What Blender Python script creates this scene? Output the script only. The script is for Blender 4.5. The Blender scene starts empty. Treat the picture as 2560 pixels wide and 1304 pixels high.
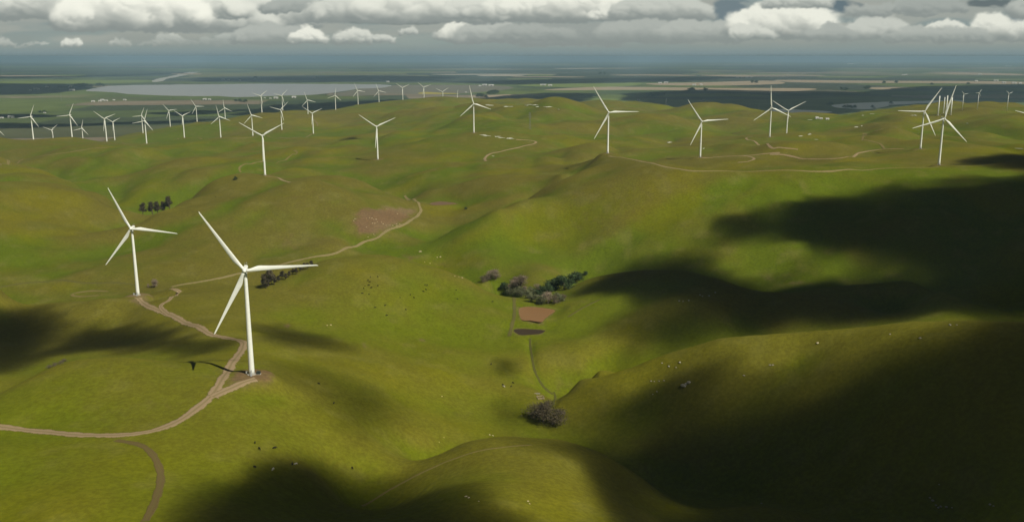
import bpy, bmesh, math, random
import numpy as np
from mathutils import Vector, Matrix

# ------------------------------------------------------------------ camera, sun, sky, exposure
S = bpy.context.scene
COL = S.collection
FPX = 2270.0                       # focal length in photo pixels (photo 2560 x 1304)
PITCH = math.atan2(510.0, FPX)     # camera looks this far below the horizon
CAM_Z = 400.0                      # metres above the plain
cp, sp = math.cos(PITCH), math.sin(PITCH)
cam_d = bpy.data.cameras.new("camera"); cam = bpy.data.objects.new("camera", cam_d); COL.objects.link(cam)
cam.location = (0, 0, CAM_Z); cam.rotation_euler = (math.pi / 2 - PITCH, 0, 0)
cam_d.sensor_width = 36.0; cam_d.lens = 36.0 * FPX / 2560.0
cam_d.clip_start = 1.0; cam_d.clip_end = 200000.0
S.camera = cam
S.view_settings.view_transform = 'Standard'; S.view_settings.look = 'None'
S.view_settings.exposure = 0.0; S.view_settings.gamma = 1.0
SUN_EL, SUN_AZ = 48.0, 127.0       # degrees; azimuth clockwise from +Y (view direction)
to_sun = Vector((math.cos(math.radians(SUN_EL)) * math.sin(math.radians(SUN_AZ)),
                 math.cos(math.radians(SUN_EL)) * math.cos(math.radians(SUN_AZ)),
                 math.sin(math.radians(SUN_EL))))
sl = bpy.data.lights.new("sun", 'SUN'); so = bpy.data.objects.new("sun", sl); COL.objects.link(so)
sl.energy = 5.0; sl.angle = math.radians(0.5); sl.color = (1.0, 0.95, 0.84)
so.rotation_euler = to_sun.to_track_quat('Z', 'Y').to_euler(); so.location = (0, 0, 3000)

W = bpy.data.worlds.new("World"); S.world = W; W.use_nodes = True

class NT:
    def __init__(s, tree): s.t = tree; s.n = tree.nodes; s.l = tree.links
    def node(s, typ, **kw):
        n = s.n.new(typ)
        for k, v in kw.items(): setattr(n, k, v)
        return n
    def put(s, sock, v):
        if v is None: return
        if isinstance(v, bpy.types.NodeSocket): s.l.new(v, sock)
        else: sock.default_value = v
    def m(s, op, a, b=None, c=None, clamp=False):
        n = s.node('ShaderNodeMath', operation=op); n.use_clamp = clamp
        for i, v in enumerate((a, b, c)): s.put(n.inputs[i], v)
        return n.outputs[0]
    def vm(s, op, a, b=None, scale=None):
        n = s.node('ShaderNodeVectorMath', operation=op)
        s.put(n.inputs[0], a); s.put(n.inputs[1], b)
        if scale is not None: s.put(n.inputs['Scale'], scale)
        return n.outputs['Value'] if op in ('DOT_PRODUCT', 'LENGTH', 'DISTANCE') else n.outputs[0]
    def mix(s, f, a, b, typ='MIX'):
        n = s.node('ShaderNodeMix', data_type='RGBA', blend_type=typ)
        s.put(n.inputs[0], f); s.put(n.inputs[6], a); s.put(n.inputs[7], b)
        return n.outputs[2]
    def ramp(s, v, lo, hi, smooth=True):
        n = s.node('ShaderNodeMapRange'); n.interpolation_type = 'SMOOTHSTEP' if smooth else 'LINEAR'
        s.put(n.inputs[0], v); n.inputs[1].default_value = lo; n.inputs[2].default_value = hi
        return n.outputs[0]
    def noise(s, vec, scale, detail=4, rough=0.55, dist=0.0, color=False):
        n = s.node('ShaderNodeTexNoise'); s.put(n.inputs['Vector'], vec)
        n.inputs['Scale'].default_value = scale; n.inputs['Detail'].default_value = detail
        n.inputs['Roughness'].default_value = rough; n.inputs['Distortion'].default_value = dist
        return n.outputs['Color' if color else 'Fac']
    def xyz(s, x, y, z):
        n = s.node('ShaderNodeCombineXYZ')
        for i, v in enumerate((x, y, z)): s.put(n.inputs[i], v)
        return n.outputs[0]

def C3(r, g, b): return (r, g, b, 1.0)

def build_world():
    t = NT(W.node_tree); W.node_tree.nodes.clear()
    out = t.node('ShaderNodeOutputWorld'); bg = t.node('ShaderNodeBackground'); bg2 = t.node('ShaderNodeBackground')
    sky = t.node('ShaderNodeTexSky'); sky.sky_type = 'NISHITA'; sky.sun_disc = False
    sky.sun_elevation = math.radians(SUN_EL); sky.sun_rotation = math.radians(SUN_AZ)
    sky.altitude = 400; sky.air_density = 1.0; sky.dust_density = 1.5; sky.ozone_density = 1.0
    t.l.new(sky.outputs[0], bg.inputs[0]); bg.inputs[1].default_value = 0.05
    d = t.node('ShaderNodeTexCoord').outputs['Generated']
    sx = t.node('ShaderNodeSeparateXYZ'); t.l.new(d, sx.inputs[0]); X, Y, Z = sx.outputs
    # ragged grey cloud deck with dim blue gaps, paler towards the horizon
    q = t.vm('SCALE', d, None, t.m('DIVIDE', 1.0, t.m('ADD', t.m('MAXIMUM', Z, 0.0), 0.12)))
    dk = t.noise(q, 1.3, 3, 0.6)
    up = t.mix(t.ramp(dk, 0.42, 0.6), C3(0.022, 0.029, 0.038), C3(0.034, 0.035, 0.033))
    up = t.mix(t.ramp(Z, 0.10, 0.34), C3(0.20, 0.215, 0.21), up)
    up = t.mix(t.ramp(Z, -0.02, -0.1), up, C3(0.05, 0.055, 0.04))
    t.l.new(up, bg2.inputs[0]); bg2.inputs[1].default_value = 1.0
    ad = t.node('ShaderNodeMixShader'); t.put(ad.inputs[0], 0.94)
    t.l.new(bg.outputs[0], ad.inputs[1]); t.l.new(bg2.outputs[0], ad.inputs[2]); t.l.new(ad.outputs[0], out.inputs[0])
    W.cycles.sampling_method = 'MANUAL'; W.cycles.sample_map_resolution = 256
build_world()

# ------------------------------------------------------------------ helpers
def mat(name, build):
    m = bpy.data.materials.new(name); m.use_nodes = True
    t = NT(m.node_tree); m.node_tree.nodes.clear()
    out = t.node('ShaderNodeOutputMaterial'); b = t.node('ShaderNodeBsdfPrincipled')
    t.l.new(b.outputs[0], out.inputs[0]); b.inputs['Specular IOR Level'].default_value = 0.2
    build(t, b, out); return m

def flat(name, col, rough=0.6, var=0.12, scale=0.6, metallic=0.0):
    def f(t, b, out):
        g = t.node('ShaderNodeNewGeometry').outputs['Position']
        n = t.noise(g, scale, 4)
        t.put(b.inputs['Base Color'], t.mix(n, C3(*[c * (1 - var) for c in col]), C3(*[min(1, c * (1 + var)) for c in col])))
        b.inputs['Roughness'].default_value = rough; b.inputs['Metallic'].default_value = metallic
    return mat(name, f)

def mesh_np(name, V, Fq, smooth=True, nside=4):
    me = bpy.data.meshes.new(name)
    V = np.asarray(V, dtype=np.float32); Fq = np.asarray(Fq, dtype=np.int32)
    me.vertices.add(len(V)); me.vertices.foreach_set("co", V.ravel())
    n = len(Fq); me.loops.add(n * nside); me.loops.foreach_set("vertex_index", Fq.ravel())
    me.polygons.add(n); me.polygons.foreach_set("loop_start", np.arange(0, n * nside, nside, dtype=np.int32))
    me.polygons.foreach_set("use_smooth", np.full(n, smooth)); me.update(calc_edges=True)
    return me

def link(name, me, m=None, parent=None, loc=None):
    o = bpy.data.objects.new(name, me); COL.objects.link(o)
    if m is not None and not me.materials: me.materials.append(m)
    if parent is not None: o.parent = parent
    if loc is not None: o.location = loc
    return o

def thing(name, label, cat, loc=(0, 0, 0), rotz=0.0, group=None):
    o = bpy.data.objects.new(name, None); COL.objects.link(o); o.empty_display_size = 1
    o.location = loc; o.rotation_euler = (0, 0, rotz)
    return tag(o, label, cat, group)

def tag(o, label, cat, group=None):
    o["label"] = label; o["category"] = cat
    if group: o["group"] = group
    return o

def struct(o): o["kind"] = "structure"; return o

def copy_tree(o, parent=None):
    c = o.copy(); COL.objects.link(c)
    if parent is not None: c.parent = parent
    for ch in list(o.children): copy_tree(ch, c)
    return c

class MB:
    """collects boxes, tubes and lathes into one mesh"""
    def __init__(s): s.v = []; s.f = []
    def add(s, vs, fs):
        k = len(s.v); s.v += [tuple(v) for v in vs]; s.f += [tuple(i + k for i in f) for f in fs]
    def box(s, c, d, rz=0.0, top=1.0):
        hx, hy, hz = d[0] / 2, d[1] / 2, d[2] / 2; vs = []
        for z in (-hz, hz):
            k = top if z > 0 else 1.0
            for x, y in ((-hx, -hy), (hx, -hy), (hx, hy), (-hx, hy)):
                x *= k; y *= k
                vs.append((c[0] + x * math.cos(rz) - y * math.sin(rz), c[1] + x * math.sin(rz) + y * math.cos(rz), c[2] + z))
        s.add(vs, [(3, 2, 1, 0), (4, 5, 6, 7), (0, 1, 5, 4), (1, 2, 6, 5), (2, 3, 7, 6), (3, 0, 4, 7)])
    def tube(s, pts, rad, n=8, cap=True):
        P = [Vector(p) for p in pts]; rings = []; up = Vector((0.13, 0.27, 1))
        for i, p in enumerate(P):
            d = (P[min(i + 1, len(P) - 1)] - P[max(i - 1, 0)]).normalized()
            a = d.cross(up if abs(d.dot(up.normalized())) < 0.95 else Vector((1, 0.1, 0))).normalized(); b = d.cross(a)
            r = rad[i] if isinstance(rad, (list, tuple)) else rad
            rings.append([p + (a * math.cos(2 * math.pi * k / n) + b * math.sin(2 * math.pi * k / n)) * r for k in range(n)])
        vs = [v for R in rings for v in R]; fs = []
        for i in range(len(P) - 1):
            for k in range(n):
                fs.append((i * n + k, i * n + (k + 1) % n, (i + 1) * n + (k + 1) % n, (i + 1) * n + k))
        if cap: fs.append(tuple(range(n))[::-1]); fs.append(tuple((len(P) - 1) * n + k for k in range(n)))
        s.add(vs, fs)
    def mesh(s, name, smooth=False):
        me = bpy.data.meshes.new(name); me.from_pydata(s.v, [], s.f)
        if smooth: me.polygons.foreach_set("use_smooth", [True] * len(me.polygons))
        me.update(); return me

def ray(px, py):
    a = (px - 1280.0) / FPX; b = (652.0 - py) / FPX
    return np.array([a, cp + b * sp, -sp + b * cp])
def atH(px, py, h): r = ray(px, py); p = r * (h / -r[2]); return p
def atZ(px, py, Z): return ray(px, py) * Z
def sstep(x, a, b):
    t = np.clip((x - a) / (b - a), 0, 1); return t * t * (3 - 2 * t)

def vnoise(x, y, seed=0):
    xi = np.floor(x).astype(np.int64); yi = np.floor(y).astype(np.int64); fx = x - xi; fy = y - yi
    def h(i, j):
        n = (i * 374761393 + j * 668265263 + seed * 1442695041) & 0xffffffff
        n = ((n ^ (n >> 13)) * 1274126177) & 0xffffffff
        return ((n ^ (n >> 16)) & 0xffff) / 65535.0
    u = fx * fx * fx * (fx * (fx * 6 - 15) + 10); v = fy * fy * fy * (fy * (fy * 6 - 15) + 10)
    return (h(xi, yi) * (1 - u) + h(xi + 1, yi) * u) * (1 - v) + (h(xi, yi + 1) * (1 - u) + h(xi + 1, yi + 1) * u) * v * 1.0
def fbm(x, y, o=4, seed=0):
    s = 0; a = 0.5; tot = 0
    for k in range(o):
        s = s + a * vnoise(x * 2 ** k + 17.3 * k, y * 2 ** k - 9.1 * k, seed + k); tot += a; a *= 0.5
    return s / tot

# ------------------------------------------------------------------ wind turbine table (photo px of hub, distance, tower height, blade length, blade phase)
# hx, hy, depth, hub height, blade length, angle of one blade (deg, ccw from right), label
TURB = [
 (-13, 318, 3328, 80, 44, 77), (75.8, 291.8, 3100, 80, 44, 67), (128.8, 325, 4120, 80, 39, 40),
 (173.3, 288, 3192, 80, 45, 65.6), (203.8, 320.8, 4160, 80, 40.5, 75), (260.5, 297, 3201, 80, 44, 143),
 (281.8, 305, 4001, 80, 39.5, 28), (353, 289.3, 4200, 80, 41.6, 66), (360.8, 302.5, 3216, 80, 44.5, 71),
 (421.8, 276.8, 4571, 80, 43.5, 130), (455.8, 290, 3337, 80, 35, 146), (489.3, 266.3, 4753, 80, 45.5, 121),
 (547.5, 291.8, 3449, 80, 44, 101), (560.8, 270, 4655, 80, 44, 95), (628.3, 288.3, 3551, 80, 45.4, 107),
 (655.5, 339.5, 1830, 80, 52.5, 149.5), (651.8, 240, 4412, 80, 43, 40), (704.3, 239.5, 4944, 80, 47, 46),
 (701.3, 274.5, 3640, 80, 44.6, 45), (768, 250.5, 4724, 80, 45, 108), (780.5, 283.3, 3587, 80, 45, 25.5),
 (837.5, 238.8, 5095, 80, 45, 80), (893.8, 226.8, 5300, 80, 45.5, 112), (946.5, 227.5, 5800, 80, 50.5, 109),
 (1006.3, 219.5, 5900, 80, 50, 26), (1059.5, 218.3, 6050, 80, 50.5, 21), (1106.5, 229.5, 6150, 80, 50, 34),
 (1143.5, 243, 6200, 80, 50.5, 86), (941.3, 317, 2219, 80, 52, 145.5), (1183.8, 259.5, 2521, 80, 51, 103),
 (1521.8, 281.3, 1780, 80, 59, 122), (1755, 303.8, 2025, 80, 58.5, 125.5), (1929.3, 269.5, 2492, 80, 60, 96),
 (1970.8, 277, 2805, 80, 60, 29), (2311.8, 278.8, 1950, 80, 59, 58.5), (2361.3, 296.8, 1568, 80, 58, 77),
 (2592, 290, 2159, 80, 56, 167), (608.6, 676.6, 656, 80, 52.6, 123), (326, 571.8, 1051, 80, 52.8, 113.4)]
T_LABEL = [
 "wind turbine cut by the left edge of the photo, only a blade tip showing",
 "white wind turbine nearest the left edge with its full tower on the far left ridge",
 "low white turbine half sunk behind the ridge, leftmost of the two half hidden ones",
 "tall white turbine on the left ridge between two half hidden turbines",
 "half hidden white turbine right behind the second tall one on the left ridge",
 "tall white turbine in front of a slimmer one, left of the overlapping pair",
 "slimmer white turbine just right of a taller one, blades in a wide V",
 "farther turbine of the overlapping pair on the left ridge, its hub the upper one",
 "nearer turbine of the overlapping pair on the left ridge, base lowest on the ridge",
 "white turbine standing alone on the hill top where the left ridge rises, blade up left",
 "white turbine with short V-shaped blades on the middle of the left ridge",
 "white turbine high on the left ridge crest with one level blade to the right",
 "taller front turbine of the crossing pair right of the short-bladed V turbine",
 "smaller rear turbine of the crossing pair, standing on the crest behind",
 "white turbine just above and behind the big V-bladed turbine on the left mid hill",
 "large white turbine with V-raised blades on the round hill above the landslip",
 "white turbine in front of the lake, first on the conical green hill",
 "white turbine in front of the lake behind another one on the conical green hill",
 "white turbine at the foot of the conical hill, blades crossing the rear turbine tower",
 "white turbine on the saddle right of the conical hill, behind the V-bladed one",
 "white turbine with V-raised blades beside the brown track right of the conical hill",
 "white turbine in the dip left of the long skyline ridge, one blade upright",
 "lowest-standing turbine on the skyline ridge, at its left end",
 "second turbine from the left on the skyline ridge, blades leaning right",
 "third turbine from the left on the skyline ridge, blades in a V",
 "turbine standing on the very top of the skyline ridge",
 "turbine sunk behind the skyline ridge with V-raised blades right of its top",
 "smallest turbine at the right end of the skyline ridge with an upright blade",
 "white turbine alone in the middle valley, its shadow on the slope to its left",
 "white turbine on the centre slope beside the row of fallen blades",
 "large white turbine at the left end of the pale ridge track",
 "large white turbine above the track loop, right of the one on the ridge end",
 "taller left turbine of the pair on the far right hill, blade straight up",
 "right turbine of the pair on the far right hill, blades in a V",
 "rear turbine of the big crossing pair at the right, one blade level to the left",
 "front turbine of the big crossing pair at the right, standing beside the ridge track",
 "turbine outside the right edge with one blade tip reaching into the photo",
 "nearest and largest white turbine beside the forked dirt road in the foreground",
 "second nearest white turbine standing on a bare dirt pad at the bend of the road"]
tb = []
for hx, hy, Z, H, R, a in TURB:
    p = atZ(hx, hy, Z); p = p + np.array([0, 3.6, 0.0])     # tower axis stands behind the rotor
    tb.append((p[0], p[1], p[2] + CAM_Z - H))

# ------------------------------------------------------------------ terrain control points: photo px, px, metres below camera
CP = """
0 1200 230;300 1100 232;550 1100 233;700 1000 243;700 1100 246;700 1200 246;700 1300 240;550 1300 225;300 1300 220;100 1300 222;0 1065 235;150 1150 229;430 1180 229
850 1000 262;1000 1000 290;1150 1000 308;1250 985 313;900 1100 270;1050 1100 295;1150 1080 306;900 1180 279;1000 1150 289;800 1300 252;1000 1300 260;1100 1250 264;800 1200 262
870 1265 284;1050 1176 284;1150 1135 283;1250 1109 281;1400 1107 283;1500 1133 291;1600 1190 303;1250 1200 262;1250 1300 250;1400 1300 258;1400 1200 266;1550 1300 272;1650 1300 292;1700 1255 318;1550 1220 287
1357 1045 318;1450 1090 325;1550 1130 328;1640 1185 331;1740 1240 330;1850 1225 326;2050 1262 315;2300 1303 300;1800 1262 310;1900 1250 300;2050 1300 296;1900 1300 290;1330 1090 322
1390 985 313;1500 935 293;1600 900 272;1700 868 255;1800 842 242;1880 836 236;2000 828 232;2150 812 220;2280 797 208;2420 792 202;2560 790 195
1450 1040 318;1600 1000 305;1600 1100 322;1800 950 277;1800 1050 300;1800 1150 320;2000 900 256;2000 1000 276;2000 1100 298;2000 1200 312;2250 900 231;2250 1050 262;2250 1200 290;2500 900 214;2500 1050 241;2500 1200 268;2500 1300 282
1450 940 310;1500 910 305;1600 870 305;1700 840 299;1850 820 293;1950 815 287;2100 800 280;2250 788 268;2400 788 258
1460 686 288;1520 674 278;1600 667 268;1720 668 260;1800 688 262;1870 712 270;1960 725 278;1500 760 292;1600 740 280;1600 800 290;1700 760 275;1800 780 278;1450 830 302;1450 880 307;1700 710 265
1600 662 298;1700 664 286;1850 705 292;1500 690 302;1960 716 292;1400 680 303
2000 722 285;2140 703 268;2270 694 255;2350 716 248;2450 748 245;2540 778 245;2150 760 274;2300 750 266
2500 742 283;2560 736 276;2400 710 280;2250 688 278;2100 700 285
1300 640 292;1300 560 262;1300 500 242;1500 600 272;1500 500 228;1500 430 200;1700 600 264;1700 500 219;1900 600 258;1900 500 214;2100 650 268;2100 550 233;2100 470 203;2300 650 262;2300 550 225;2300 480 198;2500 600 238;2500 500 203;2500 440 184;2560 420 178
1560 392 180;1650 408 180;1740 424 183;1900 424 181;2100 420 181;2250 416 181;2450 412 178;2560 398 172
1850 400 216;2000 395 213;2200 380 206;2100 350 221;2000 330 223;2200 330 215;2350 330 206;2450 350 196;2500 382 190;1640 380 232;1650 350 240;1850 360 222
2330 264 190;2430 256 180;2560 268 185;2240 272 205;2150 283 228;2080 288 238;1940 290 245;1850 286 240;2000 305 232;2150 305 222;2300 290 205;2500 300 198;2400 380 192
1325 305 212;1400 335 215;1480 360 212;1250 285 205;1300 370 232;1400 380 222;1400 324 246;1480 340 250;1540 360 245;1380 290 215;1380 257 190;1300 264 198;1440 262 196;1490 286 224;1200 264 207;1600 286 222;1660 289 224;1720 320 230;1600 330 232;1560 305 240;1500 320 240;1560 264 262;1650 262 270;1740 280 262
1150 261 262;1060 247 262;1000 252 278;1000 300 270;1100 300 255;1050 350 255;900 350 262;800 350 275;1120 283 268;1160 290 236;1080 320 262;1180 400 238;900 300 282;850 320 285
870 410 258;1050 400 240;1210 400 235;1340 360 228;1100 350 248;1200 450 248;1100 500 272;1130 520 275;1400 430 212;1250 480 249;1250 525 239;1350 460 222;1150 560 262;1160 520 272;1050 450 256
950 430 256;850 445 240;950 468 247;1010 490 256;1045 520 268;1045 540 273;760 445 236;1000 458 268;860 425 258;720 425 252;620 410 256;740 380 262;1060 480 268
700 550 262;850 550 262;950 550 268;700 620 285;500 620 283;500 520 262;600 480 247;400 620 288;350 580 280;850 600 276;520 462 251;440 503 259;330 560 270;600 440 243;250 600 288
380 528 304;480 472 293;560 430 275;640 390 268;250 430 275;400 430 285;300 480 298;250 380 276;100 380 283;130 347 278;230 351 283;320 353 295;500 400 283;600 370 280;700 350 280;410 355 300;0 352 288;40 352 283
0 405 262;50 420 259;180 460 269;280 500 279;325 537 290;60 403 297;180 440 304;270 478 308;0 450 262;100 480 272;0 540 265;120 535 270;220 580 290;0 620 285;150 640 295;250 630 292;0 580 270
0 700 300;150 700 300;300 700 300;450 690 300;560 680 298;700 660 293;800 640 291;900 610 288;980 575 282;1050 600 290;1100 640 297;1200 670 300;1300 700 302;1230 700 302;1300 740 303;1340 770 302;1340 805 303;1320 830 307;1330 900 311;1345 960 315;1400 740 300
60 770 285;180 757 281;260 743 276;430 722 275;560 712 281;640 725 284;700 702 280;770 668 272;870 633 266;950 630 265;1020 641 267;1100 665 275;1180 697 287;1240 732 298
800 720 267;950 720 268;950 790 285;800 790 277;700 780 274;1100 760 291;1200 800 303;1100 840 303;650 820 268;1250 870 309;750 850 272;900 850 284;1000 850 293;750 900 258;900 930 268;1050 920 290;1200 920 309;640 880 243;600 760 275
500 825 260;560 843 252;605 850 247;600 885 240;570 930 233;535 990 230;440 790 266;370 765 270;420 742 273
450 850 266;300 800 284;200 850 290;100 850 292;0 850 292;60 900 288;350 850 280;30 930 284;100 912 285;0 800 288
0 962 240;60 935 236;120 908 233;200 889 231;300 885 230;380 888 231;450 903 233;520 906 232;300 866 279;420 882 263;200 980 230;350 980 229;100 1040 236;300 1050 233;450 1000 230;180 875 286
"""
# ridge lines that hide the ground behind them: photo px, px, metres below camera (extra fall of the far side after the bar)
CREST = """0 962 240;60 935 236;120 908 233;200 889 231;300 884 230;370 888 231|0.2
60 770 285;180 757 280;260 744 275|0.06
640 724 284;700 700 279;770 668 270;820 645 263;870 633 259;950 629 258;1020 641 261;1100 665 275;1180 697 287;1240 732 298|0.2
1440 700 293;1460 687 288;1520 674 278;1600 667 268;1720 667 260;1800 688 262;1870 712 270|0.2
2140 703 268;2270 694 255;2350 716 248;2450 748 245|0.12
1400 980 314;1500 935 301;1600 900 285;1700 868 268;1800 842 254;1880 836 247;2000 828 240;2150 812 227;2280 797 214;2420 792 206;2560 790 198|0.2
1080 1162 284;1150 1133 283;1250 1109 281;1400 1106 283;1500 1133 291;1600 1190 303|0.15
325 558 270;380 532 263;440 504 258;520 463 251;600 440 243|0.2
760 446 236;850 445 240;950 467 247;1005 487 256|0.14
0 403 264;50 419 259;180 459 269;280 499 279;325 535 290|0.16
1250 287 205;1325 305 212;1400 335 215;1480 362 212|0.1
1300 264 198;1380 257 190;1440 262 196|0.1
1600 287 222;1640 286 222;1680 302 224;1720 320 230|0.08
1080 600 281;1150 562 262;1250 524 239;1350 480 223;1450 427 203|0.03
1500 388 187;1560 391 182;1650 407 180;1740 422 183;1820 423 182;1900 423 181;2100 420 181;2250 416 181;2340 415 182;2450 411 178;2560 400 172|0.05"""
pts = []; CS = []
for line in CREST.split('\n'):
    pl, ex = line.split('|'); ex = float(ex); K_ = [tuple(map(float, q.split())) for q in pl.split(';')]
    for (x0, y0, h0), (x1, y1, h1) in zip(K_[:-1], K_[1:]):
        n = max(1, int(abs(x1 - x0) / 45))
        for i in range(n + (x1 == K_[-1][0])):
            t = i / n; x, y, h = x0 + (x1 - x0) * t, y0 + (y1 - y0) * t, h0 + (h1 - h0) * t
            p = atH(x, y, h); D = math.hypot(p[0], p[1]); CS.append((x, y)); pts.append((p[0], p[1], CAM_Z - h)); td = h / D
            for k, e in ((1.035, ex), (1.075, ex * 0.75)): pts.append((p[0] * k, p[1] * k, max(CAM_Z - h - (k - 1) * D * (td + e), 70)))
for tok in CP.replace('\n', ';').split(';'):
    if tok.strip():
        x, y, h = map(float, tok.split()); p = atH(x, y, h)
        if min(math.hypot((x - a) / 26, (y - b) / 11) for a, b in CS) > 1: pts.append((p[0], p[1], CAM_Z - h))
for x, y, z in tb: pts.append((x, y, z - 0.3))
# hidden ground behind crests and the run-out to the plain: photo column, distance, height above plain
for px, D, z in [(0, 4300, 8), (100, 4300, 6), (250, 4700, 25), (400, 5200, 25), (520, 5500, 30), (650, 5300, 45), (760, 5600, 50), (850, 5900, 50),
                 (0, 3700, 40), (200, 3700, 40), (330, 3700, 60), (600, 4100, 70), (700, 4200, 100), (780, 4100, 75),
                 (950, 6700, 50), (1060, 6900, 60), (1150, 6900, 40), (1200, 5000, 110), (1300, 4700, 120), (1400, 4700, 120), (1600, 4700, 60), (1750, 4700, 60),
                 (1900, 4800, 60), (2050, 4800, 60), (2200, 4700, 80), (2350, 4700, 110), (2500, 4600, 120), (2700, 4300, 140),
                 (-200, 2500, 110), (-200, 1300, 100), (-300, 900, 140), (-300, 600, 175), (2850, 2400, 200), (2850, 1300, 210), (2850, 800, 200), (2850, 500, 160),
                 (1280, 6300, 60), (1650, 3000, 150), (300, 1700, 110), (750, 2200, 135), (250, 2450, 104), (1500, 2000, 165), (1620, 1850, 160),
                 (2150, 1720, 193), (2350, 1760, 200), (1900, 1720, 188), (1720, 1700, 185), (830, 1330, 99), (1000, 1330, 97), (1110, 1310, 95), (720, 1290, 101), (1720, 1225, 100), (1580, 1290, 97), (350, 1120, 112), (220, 1150, 106), (2300, 1120, 117),
                 (300, 350, 185), (1280, 350, 150), (2200, 350, 160), (0, 250, 190), (1280, 200, 165), (2500, 250, 170)]:
    r = ray(px, 142); r = r / math.hypot(r[0], r[1]); pts.append((r[0] * D, r[1] * D, z))
for px in range(-400, 3000, 220):
    for D in (8200, 12000, 20000):
        r = ray(px, 142); r = r / math.hypot(r[0], r[1]); pts.append((r[0] * D, r[1] * D, 0 if D > 9000 or 300 < px < 1700 else 0))
for px in (-300, -100, 100, 300):
    r = ray(px, 142); r = r / math.hypot(r[0], r[1]); pts.append((r[0] * 5200, r[1] * 5200, 0))
for px in (1500, 1700, 1900, 2100, 2300, 2500, 2700):
    r = ray(px, 142); r = r / math.hypot(r[0], r[1]); pts.append((r[0] * 6300, r[1] * 6300, 0))
for a in range(40, 330, 24):
    for D in (100, 400, 1200, 3500, 9000):
        an = math.radians(a); pts.append((math.sin(an) * D, math.cos(an) * D, {100: 165, 400: 160, 1200: 150 + 40 * math.sin(a), 3500: 110, 9000: 0}[D]))
P3 = np.array(pts)
U = np.arctan2(P3[:, 0], P3[:, 1]); Lr = np.log(np.hypot(P3[:, 0], P3[:, 1])); Zc = P3[:, 2]
KV = 1.0
def tps_fit(u, v, z, lam):
    n = len(u); d2 = (u[:, None] - u) ** 2 + (v[:, None] - v) ** 2
    K = 0.5 * d2 * np.log(d2 + 1e-12) + lam * np.eye(n)
    Pm = np.stack([np.ones(n), u, v], 1); A = np.zeros((n + 3, n + 3)); A[:n, :n] = K; A[:n, n:] = Pm; A[n:, :n] = Pm.T
    return np.linalg.solve(A, np.concatenate([z, np.zeros(3)]))
# wrap the azimuth so the sheet closes behind the camera
W3 = np.abs(U) > 2.2
Ue = np.concatenate([U, U[W3] - 2 * np.pi * np.sign(U[W3])]); Le = np.concatenate([Lr, Lr[W3]]); Ze = np.concatenate([Zc, Zc[W3]])
wts = tps_fit(Ue, Le, Ze, 2e-5)
def tps_eval(u, v):
    out = np.empty(u.size); u = u.ravel(); v = v.ravel()
    for s in range(0, u.size, 40000):
        d2 = (u[s:s + 40000, None] - Ue) ** 2 + (v[s:s + 40000, None] - Le) ** 2
        out[s:s + 40000] = (0.5 * d2 * np.log(d2 + 1e-12)) @ wts[:-3] + wts[-3] + wts[-2] * u[s:s + 40000] + wts[-1] * v[s:s + 40000]
    return out
AZ = np.concatenate([np.radians(np.arange(-180, -42, 2.0)), np.radians(np.arange(-42, -34, 0.4)), np.radians(np.arange(-34, 34, 0.09)), np.radians(np.arange(34, 42, 0.4)), np.radians(np.arange(42, 180.1, 2.0))])
LR = np.concatenate([np.linspace(math.log(20), math.log(380), 50)[:-1], np.arange(math.log(380), math.log(8500), 0.0042), np.linspace(math.log(8500), math.log(75000), 150)])
GA, GL = np.meshgrid(AZ, LR, indexing='ij')
# evaluate the smooth spline on a half-density grid, then refine
A2 = np.linspace(-math.pi, math.pi, 181); 
GX = np.sin(GA) * np.exp(GL); GY = np.cos(GA) * np.exp(GL)
sub = slice(None, None, 3)
zc = tps_eval(GA[:, sub], GL[:, sub]).reshape(GA[:, sub].shape)
Hh = np.empty_like(GA); Ls = LR[sub]
for i in range(len(AZ)): Hh[i] = np.interp(LR, Ls, zc[i])
# smooth the linear refinement along r
for _ in range(2):
    Hh[:, 1:-1] = 0.25 * Hh[:, :-2] + 0.5 * Hh[:, 1:-1] + 0.25 * Hh[:, 2:]
RR = np.exp(GL)
Hh = np.where(RR > 14000, 0, Hh * (1 - sstep(RR, 9000, 12000)))
fade0 = np.interp(np.degrees(GA), [-180, -60, -20, -10, -3, 4, 10, 60, 180], [7000, 5200, 5200, 6600, 7200, 6800, 5600, 5600, 7000])
Hh = Hh * (1 - sstep(RR / fade0, 1.0, 1.16))
Hh = np.where(Hh < 16, np.maximum(Hh - 8, 0) ** 2 / 16.0, Hh - 12) * 1.0 + np.where(Hh < 16, 0, 12 * sstep(Hh, 16, 40))     # the plain is flat
hill = sstep(Hh, 6, 45)
# gullies and small spurs
wx = GX + 60 * (fbm(GX / 300, GY / 300, 2, 5) - .5); wy = GY + 60 * (fbm(GX / 300 + 9, GY / 300, 2, 6) - .5)
n1 = fbm(wx / 260, wy / 260, 3, 11); rid = 1 - np.sqrt((2 * n1 - 1) ** 2 + 0.012)
n2 = fbm(wx / 75, wy / 75, 3, 21)
near_t = np.ones_like(Hh)
DT = 7.0 * (rid ** 3) * -1 + 3.2 * (n2 - .5) + 0.25 * (fbm(GX / 9, GY / 9, 2, 31) - .5)
farm = sstep(RR, 1250, 1700)
b1 = np.sqrt((2 * fbm(wx / 330 + 3.3, wy / 330 + 1.2, 2, 101) - 1) ** 2 + 0.002); b2 = np.sqrt((2 * fbm(wx / 150 + 8.3, wy / 150, 2, 102) - 1) ** 2 + 0.004)
bil = 52 * (b1 - 0.17) + 14 * (b2 - 0.17)
slope_x = (np.roll(Hh, -6, 1) - np.roll(Hh, 6, 1)) / (np.roll(RR, -6, 1) - np.roll(RR, 6, 1) + 1e-6)
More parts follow.
